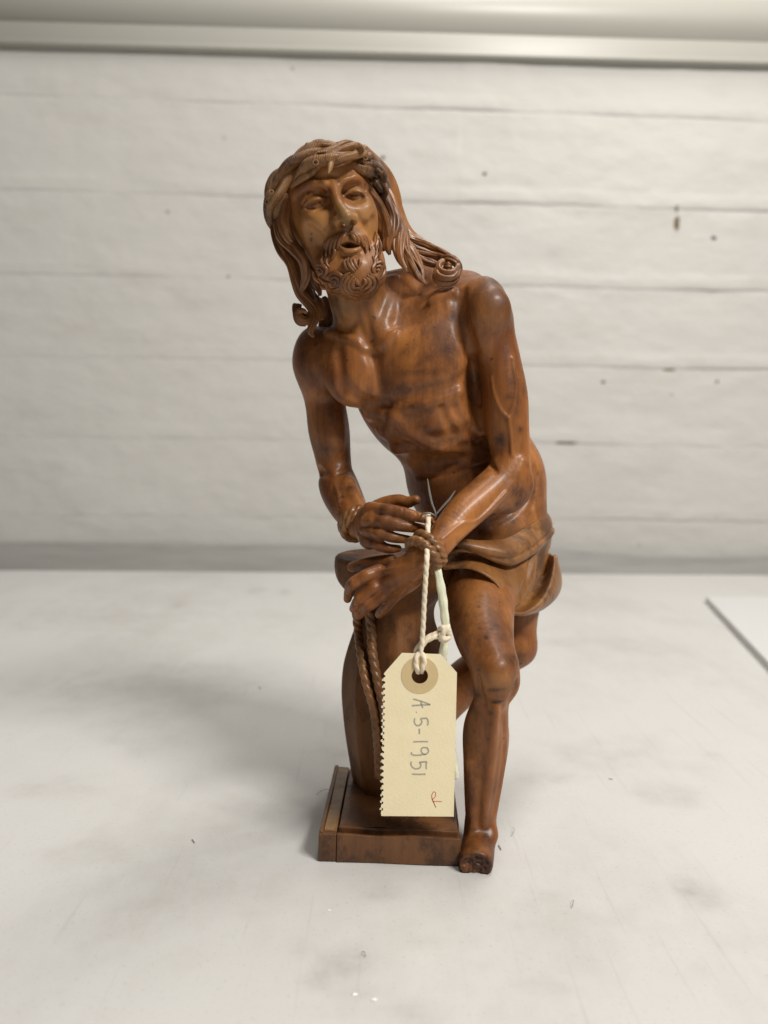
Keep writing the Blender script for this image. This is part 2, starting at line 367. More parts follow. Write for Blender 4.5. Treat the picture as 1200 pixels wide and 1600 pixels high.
def build_board():
    a = tpos(1103, 940)[:2]; c = tpos(1200, 1046)[:2]
    d = (c - a) / np.linalg.norm(c - a); e = a + d * 420; r = np.array([1.0, .04]); th = 6.0
    v = []; 
    outline = [a, a + r * 420, e + r * 420, e]
    ins = lambda p, k: p + (np.mean(outline, 0) - p) / np.linalg.norm(np.mean(outline, 0) - p) * k
    for z, k in ((.3, 0), (th - .8, 0), (th, .8)):
        for p in outline: q = ins(p, k); v.append((q[0], q[1], z))
    f = [(3, 2, 1, 0), (8, 9, 10, 11)]
    for b_ in (0, 4): f += [(b_ + i, b_ + (i + 1) % 4, b_ + 4 + (i + 1) % 4, b_ + 4 + i) for i in range(4)]
    o = mesh('foam_board', v, f, M_BOARD, None, False)
    tag(o, 'flat white foam board lying on the table at right edge', 'board')
build_board()
# ------------------------------------------------------------------ signed distance sculpting
class Chain:
    def __init__(s, pts, r):
        pts = np.asarray(pts, np.float32); r = np.asarray(r, np.float32)
        s.a = pts[:-1]; s.ab = pts[1:] - pts[:-1]; s.ra = r[:-1]; s.dr = r[1:] - r[:-1]
        s.lo = (pts - r[:, None]).min(0); s.hi = (pts + r[:, None]).max(0)
        s.L2 = np.maximum((s.ab ** 2).sum(1), 1e-6)
    def __call__(s, x, y, z, c=None, rad=0):
        idx = range(len(s.a))
        if c is not None and len(s.a) > 2:
            t = np.clip(((c - s.a) * s.ab).sum(1) / s.L2, 0, 1)
            v = c - s.a - s.ab * t[:, None]
            dc = np.sqrt((v * v).sum(1)) - (s.ra + s.dr * t)
            idx = np.nonzero(dc <= dc.min() + 2.5 * rad + .3)[0]
        out = None
        for i in idx:
            ax, ay, az = s.a[i]; bx, by, bz = s.ab[i] 
            qx = x - ax; qy = y - ay; qz = z - az
            t = qx * (bx / s.L2[i]); t += qy * (by / s.L2[i]); t += qz * (bz / s.L2[i])
            np.maximum(t, 0, out=t); np.minimum(t, 1, out=t)
            qx -= t * bx; qy -= t * by; qz -= t * bz
            qx *= qx; qy *= qy; qz *= qz; qx += qy; qx += qz; np.sqrt(qx, out=qx)
            qx -= s.ra[i]; t *= s.dr[i]; qx -= t
            out = qx if out is None else np.minimum(out, qx, out=out)
        return out
class Ell:
    def __init__(s, c, r, M):
        s.c = np.asarray(c, np.float32); s.r = np.asarray(r, np.float32); s.M = np.asarray(M, np.float32)   # rows of M: axes
        ext = np.sqrt(((s.M * s.r[:, None]) ** 2).sum(0)); s.lo = s.c - ext; s.hi = s.c + ext
    def __call__(s, x, y, z, c=None, rad=0):
        qx = x - s.c[0]; qy = y - s.c[1]; qz = z - s.c[2]
        k0 = 0; k1 = 0
        for m, r in zip(s.M, s.r):
            u = (qx * (m[0] / r) + qy * (m[1] / r) + qz * (m[2] / r)); u *= u
            k0 = k0 + u; k1 = k1 + u * (1 / (r * r))
        k0 = np.sqrt(k0); k1 = np.sqrt(k1) + 1e-6
        return k0 * (k0 - 1) / k1
class Plane:
    def __init__(s, c, n):
        s.c = np.asarray(c, np.float32); s.n = np.asarray(n, np.float32); s.lo = np.full(3, -1e5); s.hi = np.full(3, 1e5)
    def __call__(s, x, y, z, c=None, rad=0): return (x - s.c[0]) * s.n[0] + (y - s.c[1]) * s.n[1] + (z - s.c[2]) * s.n[2]
class Field:
    def __init__(s): s.ops = []; s._bb = None
    def _add(s, mode, pr, k): s.ops.append((mode, pr, float(k))); s._bb = None
    def add(s, pr, k=3.0): s._add(0, pr, k)
    def sub(s, pr, k=2.0): s._add(1, pr, k)
    def bb(s):
        if s._bb is None:
            s._bb = (np.array([o[1].lo - o[2] for o in s.ops]), np.array([o[1].hi + o[2] for o in s.ops]))
        return s._bb
    def __call__(s, p, margin=1.0, ids=None, c=None, rad=0):
        p = np.asarray(p, np.float32)
        x, y, z = (np.ascontiguousarray(p[:, i]) for i in range(3))
        if ids is None:
            lo, hi = s.bb(); a = p.min(0) - margin; b = p.max(0) + margin
            ids = np.nonzero(((lo <= b) & (hi >= a)).all(1))[0]
        d = np.full(len(p), 50.0, np.float32)
        for i in ids:
            mode, pr, k = s.ops[i]; e = pr(x, y, z, c, rad)
            if mode == 0:
                h = np.abs(d - e); np.subtract(k, h, out=h); np.maximum(h, 0, out=h); h *= h
                np.minimum(d, e, out=d); d -= h * (.25 / k)
            else:
                h = np.abs(d + e); np.subtract(k, h, out=h); np.maximum(h, 0, out=h); h *= h
                np.maximum(d, -e, out=d); d += h * (.25 / k)
        return d
    # first hit of the camera ray through each photo pixel
    def hit(s, px, py, Y0=285.0, Y1=425.0):
        px = np.atleast_1d(np.asarray(px, float)); py = np.atleast_1d(np.asarray(py, float))
        Ys = np.arange(Y0, Y1, .9); out = np.full(len(px), np.nan)
        for i in range(len(px)):
            q = P(np.full(len(Ys), px[i]), np.full(len(Ys), py[i]), Ys)
            d = s(q); neg = np.nonzero(d < 0)[0]
            if len(neg):
                j = neg[0]
                out[i] = Ys[j] if j == 0 else Ys[j - 1] + .9 * d[j - 1] / (d[j - 1] - d[j])
        return out
    def polygonise(s, vox, B=12):
        lo, hi = s.bb(); adds = [i for i, o in enumerate(s.ops) if o[0] == 0]
        lo = lo[adds].min(0) - 2; hi = hi[adds].max(0) + 2
        n = np.ceil((hi - lo) / (vox * B)).astype(int); size = vox * B
        g = np.stack(np.meshgrid(*[np.arange(k) for k in n], indexing='ij'), -1).reshape(-1, 3)
        cen = (lo + (g + .5) * size).astype(np.float32)
        half = size * .87
        L, H = s.bb(); use = np.zeros((len(g), len(s.ops)), bool); d = np.full(len(g), 50.0, np.float32)
        for q, (mode, pr, k) in enumerate(s.ops):
            m = np.nonzero(((cen + size + k >= L[q]) & (cen - size - k <= H[q])).all(1))[0]
            if not len(m): continue
            e = pr(cen[m, 0].copy(), cen[m, 1].copy(), cen[m, 2].copy())
            use[m, q] = e < half * 1.15 + k * 1.8 + .3
            if isinstance(pr, Ell): use[m, q] |= ((cen[m] >= L[q] - half * .8) & (cen[m] <= H[q] + half * .8)).all(1)
            if mode == 0: d[m] = np.minimum(d[m], e - k * .25)
            else: d[m] = np.maximum(d[m], -e)
        addm = np.array([o[0] == 0 for o in s.ops])
        act = use[:, addm].any(1) & (d > -half * 2.4)
        g = g[act]; use = use[act]; cen = cen[act]
        M = B + 1
        loc = np.stack(np.meshgrid(*[np.arange(M)] * 3, indexing='ij'), -1).reshape(-1, 3)
        NN = (n * B + 4).astype(np.int64)
        def K(c): return (c[:, 0] * NN[1] + c[:, 1]) * NN[2] + c[:, 2]
        off8 = np.array([[i, j, k] for i in (0, 1) for j in (0, 1) for k in (0, 1)])
        edges = [(a, b) for a in range(8) for b in range(a + 1, 8) if np.abs(off8[a] - off8[b]).sum() == 1]
        VK, VP, Q = [], [], []
        for bi, blk in enumerate(g):
            base = blk * B
            d = s(lo + (base + loc) * vox, ids=np.nonzero(use[bi])[0], c=cen[bi], rad=half)
            neg = d < 0
            if neg.all() or not neg.any(): continue
            D = d.reshape(M, M, M); S = neg.reshape(M, M, M)
            c8 = np.stack([S[i:i + B, j:j + B, k:k + B] for i, j, k in off8], -1); cnt = c8.sum(-1)
            cells = np.argwhere((cnt > 0) & (cnt < 8))
            if len(cells):
                v8 = np.stack([D[cells[:, 0] + i, cells[:, 1] + j, cells[:, 2] + k] for i, j, k in off8], 1)
                acc = np.zeros((len(cells), 3)); num = np.zeros(len(cells))
                for a, b in edges:
                    va, vb = v8[:, a], v8[:, b]; m = (va < 0) != (vb < 0)
                    t = np.where(m, va / np.where(m, va - vb, 1), 0)
                    acc += np.where(m[:, None], off8[a] + t[:, None] * (off8[b] - off8[a]), 0); num += m
                VK.append(K((cells + base).astype(np.int64))); VP.append(lo + (base + cells + acc / num[:, None]) * vox)
            for ax in range(3):
                u, v = [(1, 2), (2, 0), (0, 1)][ax]
                sl0 = [slice(0, B)] * 3; sl1 = list(sl0); sl1[ax] = slice(1, B + 1)
                A, Bm = S[tuple(sl0)], S[tuple(sl1)]
                e = np.argwhere(A != Bm)
                if not len(e): continue
                flip = ~A[e[:, 0], e[:, 1], e[:, 2]]
                c = (e + base).astype(np.int64); du = np.zeros(3, np.int64); du[u] = 1; dv = np.zeros(3, np.int64); dv[v] = 1
                q = np.stack([K(c - du - dv), K(c - dv), K(c), K(c - du)], 1)
                q[flip] = q[flip][:, ::-1]; Q.append(q)
        VK = np.concatenate(VK); VP = np.concatenate(VP); Q = np.concatenate(Q)
        o = np.argsort(VK); VK = VK[o]; VP = VP[o]
        ix = np.searchsorted(VK, Q); ix = np.minimum(ix, len(VK) - 1)
        ok = (VK[ix] == Q).all(1)
        return VP, ix[ok].astype(np.int32)
BODY = Field()
def rotm(rot=0, yaw=0, tilt=0):
    """rows: image-right, image-up, toward-depth axes; rot clockwise in the picture, yaw about vertical, tilt about lateral (degrees)"""
    a, b, c = map(math.radians, (rot, yaw, tilt))
    R = np.array([[math.cos(a), 0, -math.sin(a)], [math.sin(a), 0, math.cos(a)], [0, 1, 0]])
    def ax(v, th):
        v = v / np.linalg.norm(v); K = np.array([[0, -v[2], v[1]], [v[2], 0, -v[0]], [-v[1], v[0], 0]])
        return np.eye(3) + math.sin(th) * K + (1 - math.cos(th)) * K @ K
    M = R @ ax(np.array([0, 0, 1.0]), b).T @ ax(np.array([1.0, 0, 0]), c).T
    return M
def E(px, py, Y, rx, ry, rd, rot=0, yaw=0, tilt=0):
    return Ell(P(px, py, Y), (RP(rx, Y), RP(ry, Y), rd), rotm(rot, yaw, tilt))
def CH(rows, n=None):
    a = path_px(rows)
    if n or len(a) > 2: a = catmull(a, n or (9 if max(r[3] for r in rows) > 30 else 5 if max(r[3] for r in rows) > 18 else 4) * len(a))
    return Chain(a[:, :3], np.maximum(a[:, 3], .05))
def onsurf(rows, field=None, default=None):
    """rows (px,py,off,rpx): put on the front surface, off mm toward the camera"""
    field = field or BODY
    a = np.asarray(rows, float); y = field.hit(a[:, 0], a[:, 1])
    bad = np.isnan(y)
    if bad.any():
        if bad.all(): y[:] = default or 350
        else: y[bad] = np.interp(np.nonzero(bad)[0], np.nonzero(~bad)[0], y[~bad])
    Y = y - a[:, 2]
    return np.c_[a[:, 0], a[:, 1], Y, a[:, 3]]
def ridge(rows, k=1.5, n=None): BODY.add(CH(onsurf(rows), n), k)
def groove(rows, k=1.0, n=None): BODY.sub(CH(onsurf(rows), n), k)
def bump(px, py, off, rx, ry, rd, k=2.0, rot=0):
    Y = onsurf([(px, py, off, 1)])[0, 2]; BODY.add(E(px, py, Y, rx, ry, rd, rot), k)
def dent(px, py, off, rx, ry, rd, k=2.0, rot=0):
    Y = onsurf([(px, py, off, 1)])[0, 2]; BODY.sub(E(px, py, Y, rx, ry, rd, rot), k)
VOX = .5
# ------------------------------------------------------------------ the carved figure (one continuous surface)
b = BODY
# trunk
b.add(E(663, 597, 369, 110, 143, 29, rot=-26), 8)
b.add(E(722, 742, 381, 88, 112, 25, rot=-14), 10)
b.add(E(768, 828, 389, 86, 82, 30), 10)
b.add(E(792, 752, 392, 60, 85, 24, rot=-8), 8)
b.add(E(764, 600, 392, 50, 140, 22, rot=-6), 10)
# shoulder girdle
b.add(CH([(505, 562, 368, 40), (560, 545, 361, 44), (620, 525, 358, 46), (700, 495, 357, 47), (745, 490, 355, 43)]), 8)
b.add(CH([(590, 470, 370, 40), (660, 457, 371, 39), (728, 463, 366, 38)]), 8)
# neck
b.add(CH([(548, 415, 349, 44), (562, 470, 356, 46), (588, 535, 362, 52)]), 6)
# deltoids
b.add(E(496, 568, 368, 34, 56, 14, rot=-8), 6)
b.add(E(753, 496, 351, 39, 60, 16, rot=4), 6)
# upper chest
b.add(E(690, 560, 349, 62, 48, 9, rot=-28), 7)
b.add(E(553, 590, 353, 44, 46, 9, rot=-25), 7)
# arm on the left of the picture
b.add(CH([(496, 572, 369, 32), (508, 630, 372, 31), (514, 672, 374, 32), (520, 712, 374, 28), (524, 738, 372, 27), (530, 762, 368, 31), (543, 790, 360, 29), (560, 818, 351, 22)]), 4)
# arm on the right of the picture
b.add(CH([(764, 508, 350, 36), (780, 570, 349, 34), (788, 620, 349, 36), (792, 665, 349, 34), (797, 705, 349, 31), (797, 738, 347, 29)]), 5)
b.add(CH([(797, 738, 347, 29), (766, 766, 341, 30), (727, 800, 332, 29), (700, 830, 325, 25), (680, 856, 319, 22), (660, 868, 318, 21)]), 4)
b.add(E(800, 742, 352, 24, 26, 8), 3)
# front leg
b.add(CH([(768, 872, 384, 60), (752, 925, 354, 56), (755, 985, 331, 48), (769, 1035, 318, 38), (776, 1064, 316, 33)]), 4)
b.add(CH([(774, 1066, 317, 33), (767, 1098, 320, 29), (759, 1140, 324, 36), (757, 1190, 327, 34), (753, 1250, 329, 28), (750, 1300, 329, 22)]), 4)
b.add(E(778, 1046, 314, 27, 36, 8.5), 6)
b.add(E(768, 1150, 334, 28, 58, 9), 4)
b.add(CH([(750, 1292, 329, 23), (747, 1322, 322, 27), (744, 1346, 312, 28)]), 3)
# leg behind
b.add(CH([(818, 890, 400, 42), (808, 955, 398, 34), (806, 1010, 396, 31)]), 5)
b.add(CH([(806, 1010, 396, 31), (750, 1048, 402, 35), (704, 1086, 404, 34), (672, 1132, 404, 28), (660, 1190, 402, 20), (652, 1218, 396, 18)]), 4)
# ---- head
TL = -15
b.add(E(512, 318, 356, 66, 88, 24, rot=TL), 4)
b.add(E(526, 352, 346, 58, 98, 18, rot=TL), 6)
b.add(E(525, 274, 342.5, 54, 30, 13, rot=-10), 6)
b.add(E(551, 418, 341, 42, 44, 14, rot=TL), 5)
# ---- trunk relief
BX = {}
ridge([(588, 552, -1.0, 6), (612, 522, -.5, 7), (640, 494, -.3, 7), (668, 472, -.1, 8), (705, 458, -1.0, 9)], 1.9)
ridge([(572, 546, -.9, 5.5), (545, 527, -.5, 6), (515, 521, -.6, 7)], 1.8)
dent(634, 480, .9, 22, 30, 3.0, 8, rot=40)
dent(540, 508, .5, 14, 12, 4, 4)
dent(582, 546, .9, 10, 10, 2.4, 5)
ridge([(614, 440, -1.4, 8), (606, 490, -1.2, 8), (591, 540, -.9, 6)], 3)
ridge([(538, 470, -1.8, 9), (552, 510, -1.6, 8), (574, 542, -1.0, 6)], 3)
groove([(584, 556, .7, 4), (592, 600, .6, 4), (604, 650, .6, 4)], 4)
# lower edge of the chest, ribs
for r in ([(576, 645, -1.9, 8), (612, 645, -1.8, 8), (660, 632, -1.8, 8), (715, 614, -1.9, 8)],
          [(600, 674, -1.9, 8), (632, 676, -1.6, 9), (678, 666, -1.6, 9), (738, 650, -1.8, 8)],
          [(622, 702, -1.9, 8), (650, 702, -1.6, 9), (692, 694, -1.6, 9), (745, 680, -1.8, 8)]):
    ridge(r, 3.8)
groove([(622, 716, 1.0, 4), (660, 716, 1.1, 5), (710, 708, 1.1, 5), (755, 694, 1.0, 4)], 6)
# pectoral edges, costal arch, sunken belly
groove([(736, 585, .6, 4), (700, 604, 1.0, 5), (655, 616, 1.1, 5), (618, 622, .8, 4)], 4)
groove([(540, 600, .5, 4), (556, 622, .9, 5), (582, 632, 1.0, 4), (604, 632, .8, 4)], 4)
ridge([(616, 654, -1.6, 7), (611, 676, -1.6, 7), (618, 698, -1.7, 7)], 3.5)
ridge([(618, 654, -1.6, 7), (650, 682, -1.3, 8), (690, 700, -1.3, 8), (740, 700, -1.6, 8)], 3.5)
dent(668, 728, 1.2, 40, 14, 3.0, 7, rot=-12)
groove([(712, 640, .6, 3), (728, 664, .9, 4), (744, 690, .6, 3)], 3)
groove([(690, 640, .7, 3), (700, 660, .9, 3.5), (712, 684, .7, 3)], 3)
groove([(722, 455, .6, 3), (728, 500, .9, 4), (740, 548, .6, 3.5)], 4)
bump(768, 482, -3.6, 26, 26, 5.0, 7)
# neck: windpipe hollow and cords
groove([(566, 468, .6, 3), (574, 505, .8, 3.5), (581, 536, .6, 3)], 3)
groove([(548, 470, .6, 3), (560, 505, .8, 3), (574, 538, .6, 3)], 3)
# belly crease
groove([(652, 747, .1, 1.6), (690, 742, .15, 1.8), (730, 733, .15, 1.8), (764, 722, .1, 1.6)], 1.4)
dent(742, 612, .0, 13, 50, 8.0, 5, rot=-6)
# armpits and deltoid edges
groove([(738, 560, .2, 4), (742, 590, .4, 5), (748, 630, .2, 4)], 2)
groove([(716, 470, .3, 3), (722, 510, .4, 4), (735, 550, .3, 4)], 5)
groove([(528, 545, .2, 3), (532, 580, .4, 4), (536, 612, .2, 3)], 4)
# veins and tendons of the arm on the right
ridge([(800, 560, -.25, 2.4), (806, 600, -.18, 2.6), (803, 630, -.18, 2.6), (795, 652, -.18, 2.6), (798, 680, -.18, 2.6), (800, 712, -.25, 2.4)], .9)
ridge([(768, 590, -.25, 2.2), (772, 615, -.18, 2.4), (782, 640, -.18, 2.4), (795, 654, -.18, 2.4)], .9)
ridge([(816, 720, -.7, 3.4), (796, 762, -.6, 3.4), (760, 802, -.6, 3.4), (715, 840, -.7, 3)], 2.4)
ridge([(790, 770, -.25, 2.4), (748, 812, -.25, 2.2), (722, 818, -.25, 2.0), (690, 842, -.25, 2)], .9)
groove([(762, 700, .2, 2.5), (766, 722, .5, 3.5), (776, 738, .2, 2.5)], 1.6)
# left arm of the picture: biceps, elbow crease, veins
bump(516, 672, -2.4, 20, 42, 4.5, 4, rot=-6)
groove([(498, 737, .5, 2.4), (520, 741, .7, 3.0), (545, 733, .5, 2.4)], 3.0)
ridge([(524, 760, -.25, 2.4), (530, 780, -.25, 2.4), (527, 798, -.25, 2.2)], .9)
ridge([(545, 752, -.9, 8), (556, 778, -.9, 8), (568, 800, -.9, 7)], 3)
dent(500, 738, .5, 7, 7, 3, 3)
# hip crest, flank
groove([(836, 735, .2, 3), (828, 770, .4, 4), (800, 800, .3, 4), (770, 820, .2, 3)], 3)
bump(800, 775, -3.4, 36, 24, 4.5, 6, rot=-40)
# thigh, knee, shin
bump(776, 1052, -2.4, 21, 24, 4.0, 3.5)
groove([(746, 1062, .3, 4), (750, 1084, .5, 5), (756, 1100, .2, 3.5)], 2.5)
groove([(808, 1068, .2, 3), (803, 1084, .5, 4), (797, 1096, .2, 3)], 2.5)
groove([(762, 1079, .2, 1.8), (774, 1080, .35, 2.2), (786, 1078, .2, 1.6)], 1.0)
groove([(768, 1096, .2, 1.6), (776, 1097, .3, 2.2), (784, 1095, .15, 1.4)], 1.0)
bump(774, 1104, -1.8, 11, 15, 3, 3)
ridge([(776, 1108, -.5, 6), (770, 1160, -.3, 6), (763, 1220, -.3, 5.5), (755, 1285, -.4, 5)], 2.6)
groove([(785, 1106, .2, 3), (790, 1150, .4, 3), (784, 1215, .3, 3), (773, 1270, .2, 2)], 2.5)
ridge([(735, 1190, -1, 6), (738, 1250, -.9, 6), (738, 1300, -.9, 5)], 3)
bump(768, 1304, -2.0, 9, 9, 3, 4)
# broken toes: rough hollow cut
b.sub(E(741, 1388, 293.6, 80, 60, 16.0, rot=4), .5)
for q in range(34):
    dent(720 + 46 * random.random(), 1340 + 24 * random.random(), .15, 1.5 + 3.5 * random.random(), 1.5 + 2.5 * random.random(), .5 + .7 * random.random(), .3, rot=random.uniform(0, 90))
b.sub(Plane((0, 0, .35), (0, 0, 1)), .3)

# ---- hands: (px, py, Y, r) chains
def finger(rows, nail=None, k=1.4):
    b.add(CH(rows, 5 * len(rows)), k)
# hand of the arm on the left
b.add(E(580, 822, 343, 24, 36, 7.0, rot=6), 3)
b.add(CH([(556, 815, 351, 21), (572, 818, 346, 23)]), 3)
b.add(CH([(584, 795, 340, 11), (578, 848, 338, 11)]), 2)
finger([(578, 795, 338, 11), (606, 797, 332, 9.5), (628, 801, 329, 9.5), (650, 807, 327, 8.5), (671, 812, 326, 7)])
finger([(576, 812, 336, 11.5), (600, 815, 331, 10), (620, 820, 328, 10), (645, 824, 329, 8.5), (663, 826, 331, 6.5)])
finger([(574, 829, 337, 10.5), (594, 834, 331, 9), (615, 840, 329, 8.5), (638, 843, 332, 6.5)])
finger([(571, 845, 338, 10), (592, 852, 333, 8.5), (606, 857, 331, 8), (622, 857, 333, 6)])
finger([(575, 800, 350, 12), (600, 787, 347, 11), (622, 782, 345, 10), (636, 785, 343, 9.5), (650, 781, 341, 7.5)])
# hand of the arm on the right
b.add(E(628, 902, 325, 44, 28, 6.5, rot=-33), 3)
b.add(CH([(668, 866, 319, 21), (650, 880, 320, 22), (630, 895, 322, 24)]), 3)
finger([(592, 893, 325, 12), (572, 900, 323, 10.5), (552, 912, 324, 10), (546, 924, 328, 8.5), (543, 936, 331, 6.5)])
finger([(600, 908, 325, 11.5), (583, 920, 323, 10), (562, 937, 323, 9.5), (553, 951, 328, 7.5)])
finger([(610, 920, 325, 11), (596, 932, 324, 9.5), (576, 946, 324, 9.5), (560, 961, 329, 7.5)])
finger([(622, 926, 326, 10.5), (612, 938, 325, 8.5), (602, 950, 327, 8), (592, 960, 331, 6.5)])
finger([(610, 878, 334, 13), (590, 879, 336, 11), (570, 882, 338, 10), (550, 886, 341, 8)])
# tendons and skin folds on the backs of the hands
for a_ in ([(660, 880, -.4, 3), (620, 888, -.35, 3), (594, 894, -.4, 3)], [(660, 885, -.4, 3), (625, 900, -.35, 3), (600, 909, -.4, 3)],
           [(660, 892, -.4, 3), (632, 908, -.35, 3), (612, 921, -.4, 3)]):
    ridge(a_, 1.6)
for a_ in ([(655, 905, .1, 1.4), (640, 917, .2, 1.6), (628, 930, .1, 1.4)], [(650, 912, .1, 1.2), (642, 908, .2, 1.4), (634, 910, .1, 1.2)],
           [(660, 890, .1, 1.2), (648, 902, .2, 1.4), (640, 906, .1, 1.2)]):
    groove(a_, .7)
for a_ in ([(566, 812, -.4, 3), (580, 802, -.3, 3)], [(564, 820, -.4, 3), (580, 814, -.3, 3)], [(564, 828, -.4, 3), (580, 830, -.3, 3)], [(562, 836, -.4, 3), (576, 844, -.3, 3)]):
    ridge(a_, 1.4)
# nails and knuckle creases
for (x, y, rx, ry, rot) in ((671, 810, 4.5, 3.6, 15), (660, 826, 4, 3.2, 5)):
    dent(x, y, .2, rx, ry, .55, .3, rot)
for a_ in ([(650, 799, .05, 1.0), (651, 807, .12, 1.1), (648, 814, .05, 1.0)], [(663, 804, .05, .9), (663, 812, .1, 1.0), (661, 819, .05, .9)], [(646, 819, .05, 1.0), (647, 826, .1, 1.0), (645, 832, .05, .9)],
           [(629, 793, .05, .9), (630, 801, .1, 1.0), (628, 809, .05, .9)]):
    groove(a_, .4)

for (x, y, rot) in ((606, 797, 8), (600, 815, 12), (594, 834, 16), (592, 852, 18), (572, 900, -25), (583, 920, -42), (596, 932, -38)):
    bump(x, y, -1.5, 8, 7, 1.9, 2.0, rot)
for (x, y) in ((552, 912), (562, 937), (576, 946)):
    bump(x, y, -1.4, 7, 7, 1.7, 1.8)

groove([(840, 742, .3, 2), (837, 770, .6, 2.6), (832, 792, .3, 2.4)], 2.2)
for (x, y, rot) in ((544, 933, 15), (554, 949, 30), (561, 959, 35), (593, 958, 30)):
    dent(x, y, .15, 3.4, 4.6, .5, .3, rot)
for a_ in ([(556, 902, .05, 1.0), (549, 908, .12, 1.2), (543, 913, .05, 1.0)], [(572, 929, .05, 1.0), (566, 934, .12, 1.2), (558, 938, .05, 1.0)], [(585, 940, .05, 1.0), (579, 944, .12, 1.2), (571, 948, .05, 1.0)]):
    groove(a_, .4)
# ---- face
bump(501, 350, -4.0, 22, 26, 6, 6, rot=-15)          # cheekbones
bump(572, 332, -4.0, 14, 26, 6, 6, rot=-15)
dent(493, 384, .5, 14, 27, 3.8, 6, rot=-18)
dent(586, 362, 1.2, 8, 20, 2.6, 5, rot=-12)
dent(498, 314, .6, 23, 13, 4.4, 3.4, rot=-12)          # sockets
dent(556, 303, .6, 18, 12, 4.2, 3.4, rot=-10)
dent(513, 302, .2, 7, 8, 2.6, 2.5)                   # inner corners
dent(537, 298, .2, 6, 7, 2.6, 2.5)
# beard volume
bump(560, 432, -4.0, 30, 30, 8, 6)
bump(518, 424, -4.0, 20, 25, 7, 6, rot=-30)
bump(590, 412, -4.6, 10, 30, 5.5, 5, rot=-10)
# brow: inner ends raised
ridge([(461, 306, -1.4, 6), (474, 294, -.7, 7), (492, 286, .6, 6.5), (508, 288, .9, 6), (517, 295, .4, 5)], 1.5)
ridge([(526, 295, -.2, 5), (534, 284, .9, 5.5), (546, 277, .8, 5.5), (560, 280, .3, 5.5), (572, 291, -1.3, 5)], 2.0)
ridge([(519, 283, -.4, 4.5), (522, 297, -.2, 5)], 1.6)
groove([(516, 282, .3, 2), (517, 292, .4, 2.2)], 1.0); groove([(526, 279, .3, 2), (526, 290, .4, 2.2)], 1.0)
groove([(496, 279, .3, 2), (512, 273, .5, 2.2), (528, 277, .5, 2.2), (548, 271, .3, 2)], 1.6)
# nose
NY = float(BODY.hit([524], [300])[0])
b.add(CH([(521, 294, NY + 1.2, 7), (525, 306, NY - .8, 7.5), (530, 320, NY - 2.8, 8), (537, 333, NY - 5.0, 9.5), (541, 341, NY - 5.8, 10)], 24), 2.6)
b.add(E(541, 341, NY - 5.6, 11.2, 10.8, 3.4), 1.5)
b.add(E(528, 346, NY - 2.8, 7.2, 8.8, 3.5, rot=-15), 1.3)
b.add(E(553, 342, NY - 2.8, 6.4, 8.8, 3.5, rot=10), 1.3)
b.sub(E(534.5, 352.5, NY - 4.2, 5.2, 4.2, 3.4, rot=-20), .5)
b.sub(E(549, 349.5, NY - 4.2, 4.6, 4.0, 3.4, rot=20), .5)
groove([(519, 338, .1, 1.6), (517.5, 346, .3, 2), (522, 355, .2, 2)], .9)
groove([(559, 333, .1, 1.4), (562, 342, .3, 1.8), (560, 350, .2, 1.6)], .9)
groove([(519, 352, .2, 2.6), (509, 366, .5, 3.4), (501, 384, .3, 3.4)], 2.4)
groove([(562, 347, .4, 3), (574, 362, .9, 3), (582, 378, .6, 3)], 3.5)
# eyes
def eye(cx, cy, R, lash, low, crease, rot):
    Y = float(BODY.hit([cx], [cy])[0]) + RP(R, 330) * .42
    b.add(E(cx, cy - 1.5, Y, R * 1.12, R * .92, RP(R, Y) * 1.02), 1.2)              # lids
    ridge([(x, y - 1.6, -.25, 2.2) for x, y in lash], .6)
    ridge([(x, y + 2.6, -.25, 2.6) for x, y in low], .9)
    f = float(BODY.hit([cx + 1], [cy + 3])[0])
    b.sub(E(cx + 1, cy + 4.2, f, R * 1.04, 5.8, 2.4, rot=rot), .2)                    # the opening
    b.add(E(cx + 2, cy + 3.0, f + 3.85, 12.5, 12.5, 3.5), .1)                          # eyeball
    groove([(x, y, .05, 2.5) for x, y in crease], .6)
    dent(cx + 3, cy + 3, .2, 3.4, 3.0, .6, .15)
eye(490, 316.5, 15.5, [(474, 322), (484, 317), (496, 313), (507, 312)], [(475, 325), (487, 328), (499, 324), (507, 316)], [(471, 321), (479, 309), (494, 302.5), (509, 306)], -18)
eye(554, 303, 14.5, [(537, 307), (547, 304), (559, 302.5), (570, 303)], [(540, 310), (551, 313), (562, 312), (571, 306)], [(536, 301), (545, 293.5), (558, 290.5), (571, 298)], -5)
# muzzle, mouth and lips
bump(544, 381, -5.4, 26, 20, 7, 5, rot=-10)
MY = float(BODY.hit([547], [384])[0])
b.sub(E(547.5, 384.5, MY + .2, 16.5, 4.0, 4.6), .5)
b.sub(E(545.5, 382, MY + .2, 9, 3.6, 4.4), .5)
b.add(CH([(533, 388, MY + 1.0, 3), (541, 393, MY - .3, 4.6), (553, 392.5, MY - .3, 4.6), (562, 388, MY + .8, 3)]), .7)
groove([(537, 400, .1, 2.5), (547, 402, .5, 3), (559, 399, .1, 2.5)], 1.5)
